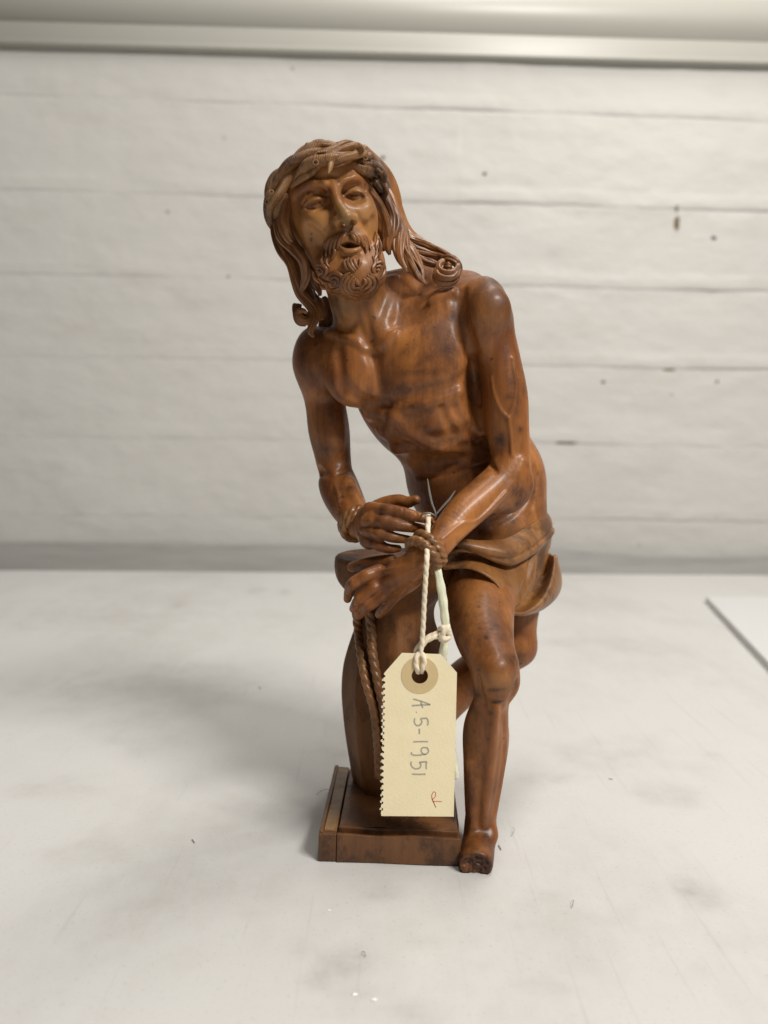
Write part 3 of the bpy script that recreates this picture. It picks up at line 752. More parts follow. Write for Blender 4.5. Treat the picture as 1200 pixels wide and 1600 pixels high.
# ------------------------------------------------------------------ build the statuette
STAT = empty('statuette')
tag(STAT, 'carved brown wooden statuette of a thorn crowned man, bound hands resting on a column', 'statuette')
STAT.location = (0, 0, 0)
V, Q = BODY.polygonise(VOX)
FIG = mesh('figure', V, Q, W_FIG, STAT)
PX, PY = proj(V)
def blobs(lst):
    a = np.zeros(len(V))
    for (x, y, rx, ry, rot, s) in lst:
        c, sn = math.cos(math.radians(rot)), math.sin(math.radians(rot)); dx, dy = PX - x, PY - y
        u = dx * c + dy * sn; v = -dx * sn + dy * c
        a = np.maximum(a, s * np.exp(-((u / rx) ** 2 + (v / ry) ** 2)))
    return a
stain_shade = .9 * blobs([(748, 600, 7, 30, -5, .9), (560, 640, 16, 10, 30, .5), (832, 775, 10, 26, 10, .7), (722, 500, 6, 30, 8, .6), (596, 590, 8, 40, 5, .5), (640, 605, 34, 8, -6, 1), (655, 582, 40, 6, -4, .6), (640, 632, 38, 7, 12, 1), (600, 600, 14, 16, 0, .6), (700, 545, 24, 10, -40, .6), (708, 490, 5, 26, 10, .9), (768, 440, 30, 16, 20, .9), (790, 470, 10, 20, 0, .6),
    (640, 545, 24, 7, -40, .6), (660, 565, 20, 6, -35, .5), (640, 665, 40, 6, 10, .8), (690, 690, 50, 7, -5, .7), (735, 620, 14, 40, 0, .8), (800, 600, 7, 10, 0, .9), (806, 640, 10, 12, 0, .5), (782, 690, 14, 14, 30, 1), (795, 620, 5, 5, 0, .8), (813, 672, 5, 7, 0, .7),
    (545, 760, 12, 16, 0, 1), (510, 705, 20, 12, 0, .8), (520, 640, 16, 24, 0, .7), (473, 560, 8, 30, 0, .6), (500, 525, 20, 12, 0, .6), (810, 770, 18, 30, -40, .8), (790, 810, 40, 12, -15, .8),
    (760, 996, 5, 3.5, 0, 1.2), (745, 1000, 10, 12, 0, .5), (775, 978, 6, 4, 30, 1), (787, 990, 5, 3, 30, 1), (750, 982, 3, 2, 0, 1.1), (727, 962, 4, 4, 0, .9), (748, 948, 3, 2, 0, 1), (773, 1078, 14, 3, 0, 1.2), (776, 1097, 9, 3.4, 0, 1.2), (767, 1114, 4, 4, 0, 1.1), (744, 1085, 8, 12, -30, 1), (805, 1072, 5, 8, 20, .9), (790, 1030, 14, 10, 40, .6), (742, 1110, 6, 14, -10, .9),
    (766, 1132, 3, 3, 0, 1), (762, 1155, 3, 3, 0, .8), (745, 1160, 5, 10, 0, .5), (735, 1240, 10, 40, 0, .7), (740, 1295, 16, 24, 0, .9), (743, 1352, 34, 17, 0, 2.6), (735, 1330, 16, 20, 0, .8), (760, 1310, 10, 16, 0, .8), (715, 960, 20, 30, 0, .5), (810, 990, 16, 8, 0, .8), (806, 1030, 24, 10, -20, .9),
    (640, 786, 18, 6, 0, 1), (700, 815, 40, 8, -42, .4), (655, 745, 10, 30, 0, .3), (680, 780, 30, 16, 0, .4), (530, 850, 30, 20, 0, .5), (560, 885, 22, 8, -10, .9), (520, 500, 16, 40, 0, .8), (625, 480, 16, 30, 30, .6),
    (497, 300, 14, 6, -10, .6), (515, 300, 6, 8, 0, .6), (478, 292, 16, 6, -30, .5), (522, 280, 10, 8, 0, .5), (470, 330, 8, 20, 0, .4), (488, 325, 12, 4, -10, .6), (537, 302, 5, 6, 0, .5), (507, 360, 6, 10, 0, .3), (480, 385, 14, 20, -20, .5), (552, 360, 12, 6, 0, .5), (500, 410, 16, 20, 0, .4), (545, 383, 12, 4, 0, 1.4), (491, 319, 15, 2.2, -17, 1.3), (555, 305.5, 14, 2.0, -4, 1.3), (479, 322, 4, 3, 0, .8), (496, 304, 14, 2.0, -8, .7), (556, 292, 13, 1.8, 0, .6), (511, 302, 5, 5, 0, .8), (539, 299, 4, 4, 0, .7), (534, 353, 5, 3, 0, 1.0), (549, 350, 4, 3, 0, 1.0), (518, 350, 3, 7, 0, .6), (720, 660, 50, 20, 0, .35), (700, 620, 40, 14, -10, .3)])  # wood stains, plus shade painted into eye slits, lid creases, nostrils, mouth, armpit
setattr_f(FIG, 'stain_shade', stain_shade)
setattr_f(FIG, 'pale', blobs([(500, 355, 36, 40, -15, .9), (570, 345, 22, 40, -10, 1), (545, 385, 40, 20, 0, .5), (520, 275, 40, 14, -5, .6), (550, 296, 20, 8, 0, .8), (492, 312, 16, 8, 0, .6), (545, 420, 40, 30, 0, .35), (770, 490, 24, 24, 0, .25), (775, 1065, 26, 18, 0, .45), (555, 500, 40, 30, 0, .25), (800, 850, 60, 40, 0, .2), (560, 400, 30, 12, 0, .4), (745, 940, 30, 40, 0, .15)]))
setattr_f(FIG, 'olive', blobs([(534, 330, 9, 16, -20, .9), (542, 342, 11, 11, 0, 1), (530, 480, 20, 30, 0, .5), (600, 470, 16, 30, 0, .25)]))

# ---- column (lathe) and plinth
CX, CY = 617, 368.0
cax = P(CX, 1100, CY)
def colprof():
    rows = [(868, 0), (868, 60), (868.5, 92), (870, 97), (874, 98.5), (885, 99), (900, 96.5), (912, 90), (922, 80), (932, 69), (942, 61), (955, 58), (970, 60), (990, 67), (1015, 75), (1040, 81), (1070, 83.5), (1100, 82.5), (1145, 77.5), (1190, 70), (1222, 64), (1236, 61), (1240, 0)]
    return [(RP(r, CY), P(CX, y, CY)[2]) for y, r in rows]
pr = catmull(np.array([(r, 0, z) for r, z in colprof()]), 120); sg = 96
th = np.arange(sg) / sg * 2 * math.pi
ztop = P(CX, 925, CY)[2]; bl = np.clip((ztop - pr[:, 2:3]) / 6.0, 0, 1)                      # eight-sided shaft under a round cap
oc = 1.03 * math.cos(math.pi / 8) / np.cos(((th + math.pi / 2) % (math.pi / 4)) - math.pi / 8)
rr = np.maximum(pr[:, 0], .001)[:, None] * (1 + .004 * np.sin(3 * th + .5)[None]) * (1 - bl + bl * oc[None])
cv = np.stack([cax[0] + rr * np.cos(th), CY + rr * np.sin(th), np.repeat(pr[:, 2:3], sg, 1)], -1).reshape(-1, 3)
i = np.arange(119)[:, None] * sg; j = np.arange(sg)[None]; j2 = (j + 1) % sg
mesh('column', cv, np.stack([i + j, i + sg + j, i + sg + j2, i + j2], -1).reshape(-1, 4), W_COL, STAT)
def colY(px, py):
    z = P(px, py, CY - 20)[2]; r = np.interp(-z, -pr[:, 2], pr[:, 0]); dx = P(px, py, CY - 18)[0] - cax[0]
    return CY - math.sqrt(max(r * r - dx * dx, 4))
# plinth: square in plan, turned two degrees
fl, fr = tpos(497, 1347), tpos(719, 1352)
pyaw = -.035; ux = np.array([math.cos(pyaw), math.sin(pyaw), 0]); uy = np.array([-math.sin(pyaw), math.cos(pyaw), 0])
PW = float((fr - fl) @ ux); PD = 70.0; org = np.array([fl[0], fl[1], 0])
def pbox(name, x0, x1, y0, y1, z0, z1, mat, parent, bev=.6, seed=0):
    import bmesh
    bm = bmesh.new(); bmesh.ops.create_cube(bm, size=1)
    for v_ in bm.verts:
        q = org + ux * (x0 + (v_.co.x + .5) * (x1 - x0)) + uy * (y0 + (v_.co.y + .5) * (y1 - y0)); v_.co = (q[0] * MM, q[1] * MM, (z0 + (v_.co.z + .5) * (z1 - z0)) * MM)
    bmesh.ops.bevel(bm, geom=list(bm.edges), offset=bev * MM, segments=3, affect='EDGES', profile=.6)
    bmesh.ops.subdivide_edges(bm, edges=[e for e in bm.edges if e.calc_length() > 20 * MM], cuts=24, use_grid_fill=True)
    rs = np.random.RandomState(seed + 5)
    for v_ in bm.verts:
        x, y, z = [k / MM for k in v_.co]
        v_.co.y += MM * .35 * math.sin(x * .13 + 1 + seed) * math.cos(z * .3) * .6; v_.co.z += MM * .25 * math.sin(x * .21 + y * .11 + seed) * (1 if z > 2 else 0)
    me = bpy.data.meshes.new(name); bm.to_mesh(me); bm.free(); me.materials.append(mat)
    me.polygons.foreach_set('use_smooth', [True] * len(me.polygons)); o = bpy.data.objects.new(name, me); link(o, parent); return o
PL = pbox('plinth', 7.9, PW, 0, PD, .3, 11.2, W_BASE, STAT, .4, 1)
pbox('front_lip', 7.95, PW - .05, .05, 1.5, 10.6, 12.5, W_BASE, PL, .4, 1)
pbox('end_strip', 0, 7.75, .15, PD - .3, .3, 12.4, W_BASE, PL, .7, 2)
pbox('inlay_strip', 2.2, 7.6, 3.2, PD - 3, 11.0, 12.9, W_STRIP, PL, .2, 3)
pbox('rim', 0.3, 2.1, 1.2, PD - .8, 11.0, 13.6, W_BASE, PL, .5, 6)
pbox('bead', 8.4, PW - 1.0, 4.0, 5.4, 10.4, 13.8, W_BASE, PL, .5, 7)
pbox('top_panel', 8.6, PW - 1.2, 6.0, PD - 3, 10.6, 13.4, W_BASE, PL, .4, 4)
# ---- carved cords
def ropeprof(strands=3, pitch=7.0, depth=.28, hand=1):
    def f(th, s, t): return 1 - depth + depth * np.abs(np.cos(strands / 2 * (th + hand * 2 * math.pi * s / pitch))) ** .55 * 1.25
    return f
def cord(name, rows, parent=STAT, mat=None, n=150, strands=3, pitch=7.5, depth=.28, seg=24, hand=1):
    return sweep(name, path_px(rows), mat or W_ROPE, parent, n, seg, ropeprof(strands, pitch, depth, hand), transport=True)
for rows in ([(557, 955, 7.5), (560, 985, 7.5), (564, 1019, 7.5), (572, 1064, 7.5), (585, 1112, 7.5), (590, 1165, 7.0), (592, 1215, 6.5)],
             [(577, 955, 7.5), (580, 985, 7.5), (582, 1019, 7.5), (590, 1064, 7.5), (600, 1112, 7.5), (605, 1165, 7)]):
    cord('carved_cord', [(x, y, colY(x, y) - 1.4, r) for x, y, r in rows], pitch=13.0)
# rope round the wrists: closed loops in the plane across the forearm
def wristloop(c, axis, ra, rb, r, n=90, off=0, wob=0, ph=0):
    ax = np.asarray(axis, float); ax /= np.linalg.norm(ax); u = np.cross(ax, (0, 1, 0)); u /= np.linalg.norm(u); v = np.cross(ax, u)
    rows = []
    for a in np.linspace(0, 2 * math.pi, 40):
        p = np.asarray(c) + ax * (off + wob * math.sin(a + ph)) + u * ra * math.cos(a) + v * rb * math.sin(a); rows.append((*p, r))
    return rows
def loops(c, ax, lst):
    for (off, ra, r, wob, ph) in lst:
        sweep('wrist_rope', wristloop(c, ax, ra, ra, r, off=off, wob=wob, ph=ph), W_ROPE, STAT, 150, 22, ropeprof(3, 9.0, .34), transport=True)
a1 = P(540, 786, 361); a2 = P(566, 826, 348.5); loops(P(559, 817, 351.5), a2 - a1, [(-1.6, 7.2, 2.2, .5, 0), (2.3, 7.4, 2.2, .5, 2)])
a1 = P(700, 830, 325); a2 = P(662, 867, 318); loops(P(667, 862, 319), a2 - a1, [(-2.0, 7.2, 2.25, .6, 1), (2.2, 7.3, 2.25, .6, 3)])

# ---- loincloth
def patch(name, rows, mat, parent, nu=90, nv=40, thick=1.3, clear=None, fold=None):
    R = [np.asarray(r, float) for r in rows]
    R = [catmull(np.c_[P(r[:, 0], r[:, 1], r[:, 2])], nu) for r in R]
    G = np.stack(R, 1)                                   # nu x m x 3
    G = np.stack([catmull(G[i_], nv) for i_ in range(nu)], 0)
    du = np.gradient(G, axis=0); dv = np.gradient(G, axis=1); n_ = np.cross(du, dv); n_ /= np.linalg.norm(n_, axis=2)[..., None] + 1e-9
    if (n_[..., 1].mean()) > 0: n_ = -n_
    if clear is not None:
        fpx, fpy = proj(G.reshape(-1, 3)); d = BODY(G.reshape(-1, 3)).reshape(nu, nv)
        G[..., 1] -= np.maximum(clear - d, 0) * 1.1
    if fold is not None: G = G + n_ * fold(np.linspace(0, 1, nu)[:, None], np.linspace(0, 1, nv)[None])[..., None]
    H_ = G - n_ * thick; m = nu * nv
    rim = [(i_, 0) for i_ in range(nu)] + [(nu - 1, j_) for j_ in range(1, nv)] + [(i_, nv - 1) for i_ in range(nu - 2, -1, -1)] + [(0, j_) for j_ in range(nv - 2, 0, -1)]
    f1 = gridfaces(nu, nv); f2 = f1[:, ::-1] + m
    # rounded rim
    ri = np.array([a * nv + c for a, c in rim]); k = len(rim)
    Gf, Hf = G.reshape(-1, 3), H_.reshape(-1, 3); mid = (Gf[ri] + Hf[ri]) * .5; cen = np.roll(mid, -1, 0) - np.roll(mid, 1, 0); cen /= np.linalg.norm(cen, axis=1)[:, None] + 1e-9
    out = np.cross(cen, n_.reshape(-1, 3)[ri]); inner = Gf.mean(0)
    if ((mid - inner) * out).sum() < 0: out = -out
    mid = mid + out * thick * .55
    Vv = np.vstack([Gf, Hf, mid]); a = np.arange(k); a2_ = (a + 1) % k
    f3 = np.vstack([np.stack([ri[a], ri[a2_], 2 * m + a2_, 2 * m + a], 1), np.stack([2 * m + a, 2 * m + a2_, m + ri[a2_], m + ri[a]], 1)])
    o = mesh(name, Vv, np.vstack([f1, f2, f3]), mat, parent)
    import bmesh
    bm = bmesh.new(); bm.from_mesh(o.data); bmesh.ops.recalc_face_normals(bm, faces=bm.faces); bm.to_mesh(o.data); bm.free()
    return o
LOIN = patch('loincloth', [
    [(694, 868, 352), (715, 858, 351), (742, 862, 351), (772, 872, 352), (797, 876, 355), (817, 872, 360), (834, 864, 367), (846, 856, 375), (856, 849, 383), (862, 843, 391)],
    [(694, 880, 347), (720, 873, 345), (747, 879, 342), (774, 892, 342), (796, 904, 346), (811, 910, 350), (826, 901, 357), (838, 888, 366), (849, 872, 377), (859, 856, 388)],
    [(692, 887, 344), (727, 885, 339), (752, 892, 336), (774, 907, 336), (788, 928, 340), (798, 950, 345), (815, 938, 352), (831, 921, 361), (843, 899, 371), (855, 868, 384)]],
    W_CLOTH, STAT, clear=1.0, fold=lambda u, v: (.6 * np.sin(u * 15 - v * 4) * v * (1 - .55 * v) + .2 * np.sin(u * 37 + v * 7) * v + (-1.5 * np.exp(-((u - .60 + .10 * v) / .025) ** 2) + 1.1 * np.exp(-((u - .66 + .08 * v) / .03) ** 2) - 1.4 * np.exp(-((u - .77 + .04 * v) / .022) ** 2) + .9 * np.exp(-((u - .83) / .03) ** 2)) * np.clip(v * 4, 0, 1) * (1 - .35 * v)) * np.clip((u - .35) * 3, 0, 1))
patch('back_fold', [
    [(852, 856, 394), (846, 884, 392), (836, 908, 384), (820, 926, 374), (804, 940, 364), (790, 950, 357)],
    [(859, 866, 394), (855, 890, 391), (846, 913, 383), (830, 934, 374), (812, 949, 365), (795, 955, 358)],
    [(866, 870, 386), (865, 890, 381), (859, 917, 373), (843, 943, 364), (821, 957, 358), (798, 958, 354)],
    [(871, 870, 392), (875, 903, 388), (868, 930, 380), (848, 951, 371), (822, 961, 365), (799, 961, 360)],
    [(868, 868, 406), (877, 908, 404), (870, 932, 398), (848, 952, 390), (822, 962, 382), (802, 962, 374)],
    [(850, 868, 416), (856, 905, 418), (848, 930, 414), (830, 950, 408), (815, 958, 398), (804, 960, 386)]], W_CLOTH, LOIN, thick=1.0)
patch('sash', [
    [(838, 800, 402), (853, 800, 388), (826, 822, 364), (792, 840, 351), (761, 844, 345), (737, 843, 342), (705, 836, 342)],
    [(850, 806, 402), (861, 812, 386), (832, 836, 359), (796, 852, 346), (763, 852, 341), (735, 848, 339), (704, 842, 340)],
    [(852, 820, 402), (865, 828, 384), (836, 852, 357), (802, 868, 344), (772, 864, 340), (738, 856, 338), (704, 847, 339)],
    [(848, 840, 404), (858, 848, 388), (836, 866, 361), (808, 882, 349), (786, 883, 345), (748, 868, 341), (706, 851, 341)],
    [(846, 842, 408), (854, 847, 394), (832, 863, 369), (806, 877, 357), (784, 878, 353), (748, 864, 348), (708, 850, 346)]], W_CLOTH, LOIN, thick=1.0, clear=1.2,
    fold=lambda u, v: .35 * np.sin(v * 11 + u * 6) * np.clip(u * 3, 0, 1) * (1 - u) + .1 * np.sin(u * 24 + v * 5) + (-1.0 * np.exp(-((v - .34 - .22 * u) / .035) ** 2) + .7 * np.exp(-((v - .42 - .22 * u) / .05) ** 2) - .8 * np.exp(-((v - .66 - .1 * np.sin(u * 3)) / .03) ** 2)) * np.clip(u * 5, 0, 1) * np.clip((.85 - u) * 5, 0, 1))
# ---- hair, beard, crown
def lockprof(n=5, depth=.22, twist=0.0, ph=0):
    def f(th, s, t): return 1 - depth * (1 - np.abs(np.sin(n / 2 * th + twist * t + ph)) ** .8)
    return f
def lock(rows, n=7, depth=.42, twist=1.5, flat=.62, name='hair_lock', mat=None, pts=70, seg=40, parent=STAT, ph=0):
    return sweep(name, path_px(rows), mat or W_HAIR, parent, pts, seg, lockprof(n, depth, twist, ph), flat=flat)
HS = np.random.RandomState(21)
def tress(rows, parent, n=5, **kw):
    """a lock cut into four wavy strands lying side by side"""
    c = catmull(path_px(rows), 26); T = np.gradient(c[:, :3], axis=0); T /= np.linalg.norm(T, axis=1)[:, None] + 1e-9
    B = np.cross(T, np.array([0, -1.0, 0])); B /= np.linalg.norm(B, axis=1)[:, None] + 1e-9
    t = np.linspace(0, 1, 26)
    for k in (-1.5, -.5, .5, 1.5):
        w = .34 * k * (1 - .25 * t) + .16 * np.sin(t * HS.uniform(7, 11) + HS.uniform(0, 6))
        d = .30 * np.cos(k * .9) + .12 * np.sin(t * 9 + HS.uniform(0, 6))
        q = c[:, :3] + B * (w * c[:, 3])[:, None] - np.array([0, 1.0, 0]) * (d * c[:, 3])[:, None]
        r = c[:, 3] * HS.uniform(.36, .47) * np.clip(1.25 - HS.uniform(.1, .35) * t, .3, 1)
        sweep('hair_strand', np.c_[q, r], W_HAIR, parent, 80, 20, lockprof(4, .26, HS.uniform(2, 5), HS.uniform(0, 6)), flat=.8)
def lockS(rows, off=.8, **kw):
    """rows (px,py,rpx): laid on the carved surface"""
    a = onsurf([(x, y, off, r) for x, y, r in rows]); return lock(a, **kw)
HAIR = sweep('hair', path_px([(500, 262, 366, 40), (470, 300, 368, 44), (462, 350, 368, 36), (472, 400, 368, 26), (482, 450, 366, 14)]), W_HAIR, STAT, 50, 40, lockprof(14, .07, 2), flat=.6)
sweep('hair_mass', path_px([(545, 258, 366, 40), (580, 295, 372, 40), (600, 340, 374, 34), (630, 375, 374, 22), (668, 394, 372, 15), (700, 404, 368, 9)]), W_HAIR, HAIR, 60, 44, lockprof(13, .10, 1), flat=.55)
# left of the picture
for rows, kw in (
    ([(458, 292, 343, 6), (450, 316, 341, 9), (443, 344, 341, 10), (450, 368, 341, 9), (464, 384, 344, 7), (480, 396, 348, 2)], dict(n=7)),
    ([(448, 300, 350, 8), (438, 335, 350, 11), (442, 366, 347, 12), (458, 388, 343, 13), (474, 408, 342, 12), (479, 430, 344, 10), (474, 448, 347, 6), (470, 455, 349, 2)], dict(n=9)),
    ([(440, 310, 358, 10), (435, 350, 358, 12), (442, 385, 355, 13), (455, 410, 352, 12), (462, 435, 351, 12), (470, 458, 352, 11), (484, 474, 352, 10), (494, 490, 352, 9), (489, 506, 351, 7), (485, 518, 351, 6), (490, 527, 351, 2)], dict(n=7)),
    ([(470, 440, 356, 10), (478, 462, 356, 12), (488, 482, 354, 11), (486, 498, 352, 9), (477, 502, 350, 8), (469, 497, 349, 7), (467, 488, 349, 6), (474, 486, 348, 5), (479, 490, 348, 3)], dict(n=6)),
    ([(465, 400, 360, 12), (475, 430, 360, 14), (484, 460, 360, 14), (496, 480, 359, 12), (500, 500, 358, 8)], dict(n=6)),
    ([(466, 476, 356, 8), (464, 490, 354, 10), (470, 502, 353, 8), (478, 508, 353, 4)], dict(n=6)),
    ([(484, 418, 352, 8), (492, 438, 354, 9), (498, 452, 356, 7), (500, 462, 358, 3)], dict(n=5)),
    ([(503, 466, 369, 7), (510, 482, 369, 12), (512, 508, 369, 15), (508, 535, 367, 12)], dict(n=6)),
    # right of the picture
    ([(558, 265, 336, 3), (568, 280, 338, 7), (580, 300, 342, 8), (594, 320, 345, 9), (603, 342, 347, 9), (605, 366, 349, 9), (601, 386, 352, 5), (598, 392, 354, 2)], dict(n=6)),
    ([(586, 285, 350, 9), (602, 312, 352, 11), (614, 338, 352, 12), (612, 362, 350, 12), (606, 382, 350, 9), (609, 398, 350, 3)], dict(n=7)),
    ([(600, 300, 358, 10), (616, 330, 357, 11), (626, 356, 354, 10), (622, 380, 350, 11), (624, 402, 347, 9), (632, 418, 346, 5), (636, 425, 346, 2)], dict(n=6)),
    ([(614, 330, 360, 10), (628, 358, 358, 10), (631, 385, 353, 9), (640, 408, 349, 9), (652, 430, 347, 7), (662, 440, 347, 4), (669, 445, 347, 1.5)], dict(n=6)),
    ([(622, 350, 362, 9), (634, 382, 357, 9), (648, 402, 353, 9), (658, 420, 351, 7), (660, 436, 349, 4), (662, 442, 348, 1.5)], dict(n=5)),
    ([(615, 348, 366, 9), (640, 375, 366, 8), (665, 383, 364, 7), (690, 392, 361, 6), (706, 402, 358, 4)], dict(n=6)),
    ([(618, 360, 362, 9), (640, 388, 362, 9), (664, 396, 360, 8), (690, 402, 357, 6), (708, 406, 354, 4)], dict(n=6)),
    ([(630, 380, 360, 9), (655, 405, 358, 8), (675, 412, 356, 7), (688, 414, 354, 4)], dict(n=6))):
    tress(rows, HAIR, **kw)
lock([(467, 486, 356, 4), (473, 492, 355, 7), (480, 496, 355, 5)], name='curl', parent=HAIR)
# corkscrew curl on the shoulder
for (cx, cy, rx, ry, Y, r, a0, a1) in ((700, 416, 15, 10, 346, 5.0, -30, 260), (699, 424, 17, 11, 345, 5.5, -40, 215), (697, 431, 17, 12, 346, 5.5, -20, 200)):
    rows = []
    for q, a in enumerate(np.linspace(a0, a1, 14)):
        k = 1 - .28 * max(0, (a - 150) / 200)
        rows.append((cx + rx * k * math.cos(math.radians(a)), cy + ry * k * math.sin(math.radians(a)), Y - 3.5 * math.sin(math.radians(a)), r * (1 if 0 < q < 13 else .3)))
    lock(rows, n=4, name='curl', parent=HAIR, pts=60, flat=.9, depth=.18)
lock([(688, 405, 352, 3), (700, 404, 349, 8), (712, 410, 348, 7), (718, 420, 349, 5), (716, 430, 350, 2)], name='curl', parent=HAIR)
lock([(694, 418, 348, 4), (700, 416, 345, 7), (705, 418, 347, 4)], name='curl', parent=HAIR)
# moustache
BEARD = None
def strand(x0, y0, x1, y1, bend, r, off=1.2, name='beard_strand', n=3):
    global BEARD
    mx, my = (x0 + x1) / 2, (y0 + y1) / 2; dx, dy = x1 - x0, y1 - y0
    rows = [(x0, y0, r * .5), (x0 + dx * .25 - dy * bend * .8, y0 + dy * .25 + dx * bend * .8, r), (mx - dy * bend, my + dx * bend, r * 1.05), (x0 + dx * .8 - dy * bend * .5, y0 + dy * .8 + dx * bend * .5, r * .8), (x1, y1, r * .25)]
    a = onsurf([(x, y, off, q) for x, y, q in rows])
    o = lock(a, n=n, depth=.18, twist=.4, flat=1.0, name=name if BEARD else 'beard', parent=BEARD or STAT, pts=24, seg=14, mat=W_BEARD)
    BEARD = BEARD or o
for (x0, y0, x1, y1, bnd, r) in ((542, 363, 527, 389, .12, 3.9), (538, 364, 521, 392, .16, 3.6), (535, 365, 515, 397, .18, 3.6), (531, 366, 509, 401, .2, 3.4), (526, 369, 504, 402, .22, 3.0), (522, 373, 506, 394, .2, 2.6), (540, 366, 533, 382, .1, 3.2), (520, 385, 517, 406, -.2, 2.8),
                             (547, 363, 562, 380, -.14, 3.6), (550, 363, 569, 386, -.16, 3.6), (553, 364, 575, 391, -.18, 3.4), (556, 366, 580, 391, -.2, 3.4), (558, 369, 582, 387, -.2, 3.0), (562, 374, 573, 395, -.15, 2.8), (548, 366, 556, 379, -.1, 3.0)):
    strand(x0, y0, x1, y1, bnd, r)
# curls of the beard: each strand is a row of picture points, laid on the carved surface
def hairs(rows_list, r=3.6, off=.55):
    for q, pts in enumerate(rows_list):
        m = len(pts)
        a = onsurf([(x, y, off - .1 * (q % 3), r * (.4 if k_ == 0 else .3 if k_ == m - 1 else 1)) for k_, (x, y) in enumerate(pts)], default=334)
        lock(a, n=5, depth=.22, twist=.8, flat=.95, name='beard_strand', parent=BEARD, pts=30, seg=18, mat=W_BEARD)
hairs([[(547, 426), (537, 433), (533, 446), (540, 458), (556, 466)], [(550, 429), (542, 436), (539, 447), (546, 456), (560, 461)], [(553, 432), (547, 439), (546, 448), (552, 454), (562, 456)], [(556, 435), (552, 441), (553, 448), (561, 450)], [(558, 436), (558, 441), (563, 445)]], 4.0)
hairs([[(578, 428), (590, 434), (591, 446), (583, 457), (571, 464)], [(574, 430), (583, 436), (584, 446), (577, 454), (568, 459)], [(571, 433), (577, 439), (576, 447), (567, 453)], [(568, 435), (571, 441), (566, 447)]], 4.0)
hairs([[(512, 432), (522, 426), (533, 431), (535, 442), (527, 452), (516, 452)], [(515, 437), (523, 432), (529, 437), (528, 445), (519, 448)], [(517, 442), (523, 438), (524, 443), (517, 445)], [(510, 440), (512, 450), (520, 457), (531, 460)]], 3.6)
hairs([[(492, 414), (502, 414), (510, 421), (507, 431), (498, 434)], [(494, 419), (502, 419), (505, 426), (498, 430)], [(493, 424), (499, 424), (500, 428), (495, 429)], [(497, 434), (506, 440), (515, 442)], [(489, 425), (493, 435), (500, 443)], [(499, 440), (504, 449), (512, 452)]], 3.4)
hairs([[(586, 412), (596, 410), (601, 419), (598, 431), (590, 437)], [(588, 417), (594, 416), (596, 423), (592, 431), (586, 433)], [(588, 422), (592, 422), (590, 429), (585, 429)], [(597, 428), (595, 440), (588, 448)]], 3.0)
hairs([[(587, 362), (591, 374), (588, 386), (591, 398)], [(592, 372), (595, 385), (592, 398), (594, 410)], [(586, 384), (589, 396), (585, 408), (588, 418)], [(582, 400), (586, 410), (582, 420), (585, 428)], [(594, 404), (598, 414), (595, 424)]], 2.9, .35)
hairs([[(545, 402), (543, 409), (547, 417), (554, 424)], [(550, 402), (548, 409), (551, 416), (557, 422)], [(556, 402), (554, 408), (556, 414), (560, 419)], [(561, 404), (563, 410), (560, 417)], [(541, 404), (538, 411), (541, 418), (547, 423)]], 3.2)
hairs([[(505, 400), (502, 408), (506, 416), (513, 420)], [(511, 404), (510, 412), (515, 418)]], 2.8)
# crown of thorns
def barkprof(ph):
    def f(th, s, t): return 1 + .085 * np.sin(3 * th + s * .14 + ph) + .026 * np.abs(np.sin(s * 3.1 + np.sin(2 * th + ph) * 2.0)) * np.clip(.3 + np.sin(s * .28 + th + ph), 0, 1) + .05 * np.sin(s * .5 + ph) + .02 * np.sin(7 * th - s * .6)
    return f
CROWN = None
def branch(rows, ph=0, n=210):
    global CROWN
    rows = [(x, y, Y, r * .95) for x, y, Y, r in rows]
    c = catmull(path_px(rows), 60); T = np.gradient(c[:, :3], axis=0); T /= np.linalg.norm(T, axis=1)[:, None] + 1e-9
    A = np.cross(T, np.array([0, -1.0, 0])); A /= np.linalg.norm(A, axis=1)[:, None] + 1e-9; B = np.cross(T, A)
    s_ = np.r_[0, np.cumsum(np.linalg.norm(np.diff(c[:, :3], axis=0), axis=1))]
    for k in (0, 1):                                       # two stems wound round each other
        an = ph * 1.7 + k * math.pi + s_ * .16
        off = .46 * c[:, 3] * (1 + .12 * np.sin(s_ * .5 + k))
        q = c[:, :3] + A * (off * np.cos(an))[:, None] + B * (off * np.sin(an))[:, None]
        o = sweep('thorn_crown' if CROWN is None else 'branch', np.c_[q, c[:, 3] * (.66 - .1 * k)], W_CROWN, CROWN or STAT, n, 26, barkprof(ph + 2 * k), transport=True)
        CROWN = CROWN or o
    return o
branch([(430, 345, 352, 10), (428, 318, 346, 15), (438, 288, 340, 15), (454, 262, 337, 14), (474, 243, 336, 13), (494, 234, 337, 12), (515, 231, 340, 11), (535, 236, 343, 9)], 0)
branch([(457, 292, 336, 3), (464, 282, 332, 8), (478, 267, 328, 12), (495, 255, 326, 13), (515, 248, 326, 13), (536, 240, 329, 13), (552, 235, 333, 13), (566, 238, 338, 11), (576, 246, 344, 9)], 1)
branch([(520, 259, 326, 3), (532, 253, 325, 7), (548, 246, 327, 9), (562, 239, 330, 9), (570, 236, 335, 6)], 2)
branch([(548, 253, 333, 4), (560, 258, 333, 10), (576, 262, 335, 13), (590, 270, 340, 13), (597, 282, 347, 11), (598, 296, 354, 9)], 3)
branch([(560, 244, 340, 9), (574, 249, 341, 12), (588, 257, 344, 12), (596, 270, 350, 10)], 4)
branch([(582, 276, 340, 8), (592, 286, 343, 9), (599, 298, 348, 9), (596, 312, 356, 8)], 5)
branch([(490, 232, 350, 10), (505, 229, 352, 11), (528, 232, 352, 11), (552, 234, 352, 10), (572, 242, 356, 10)], 6)
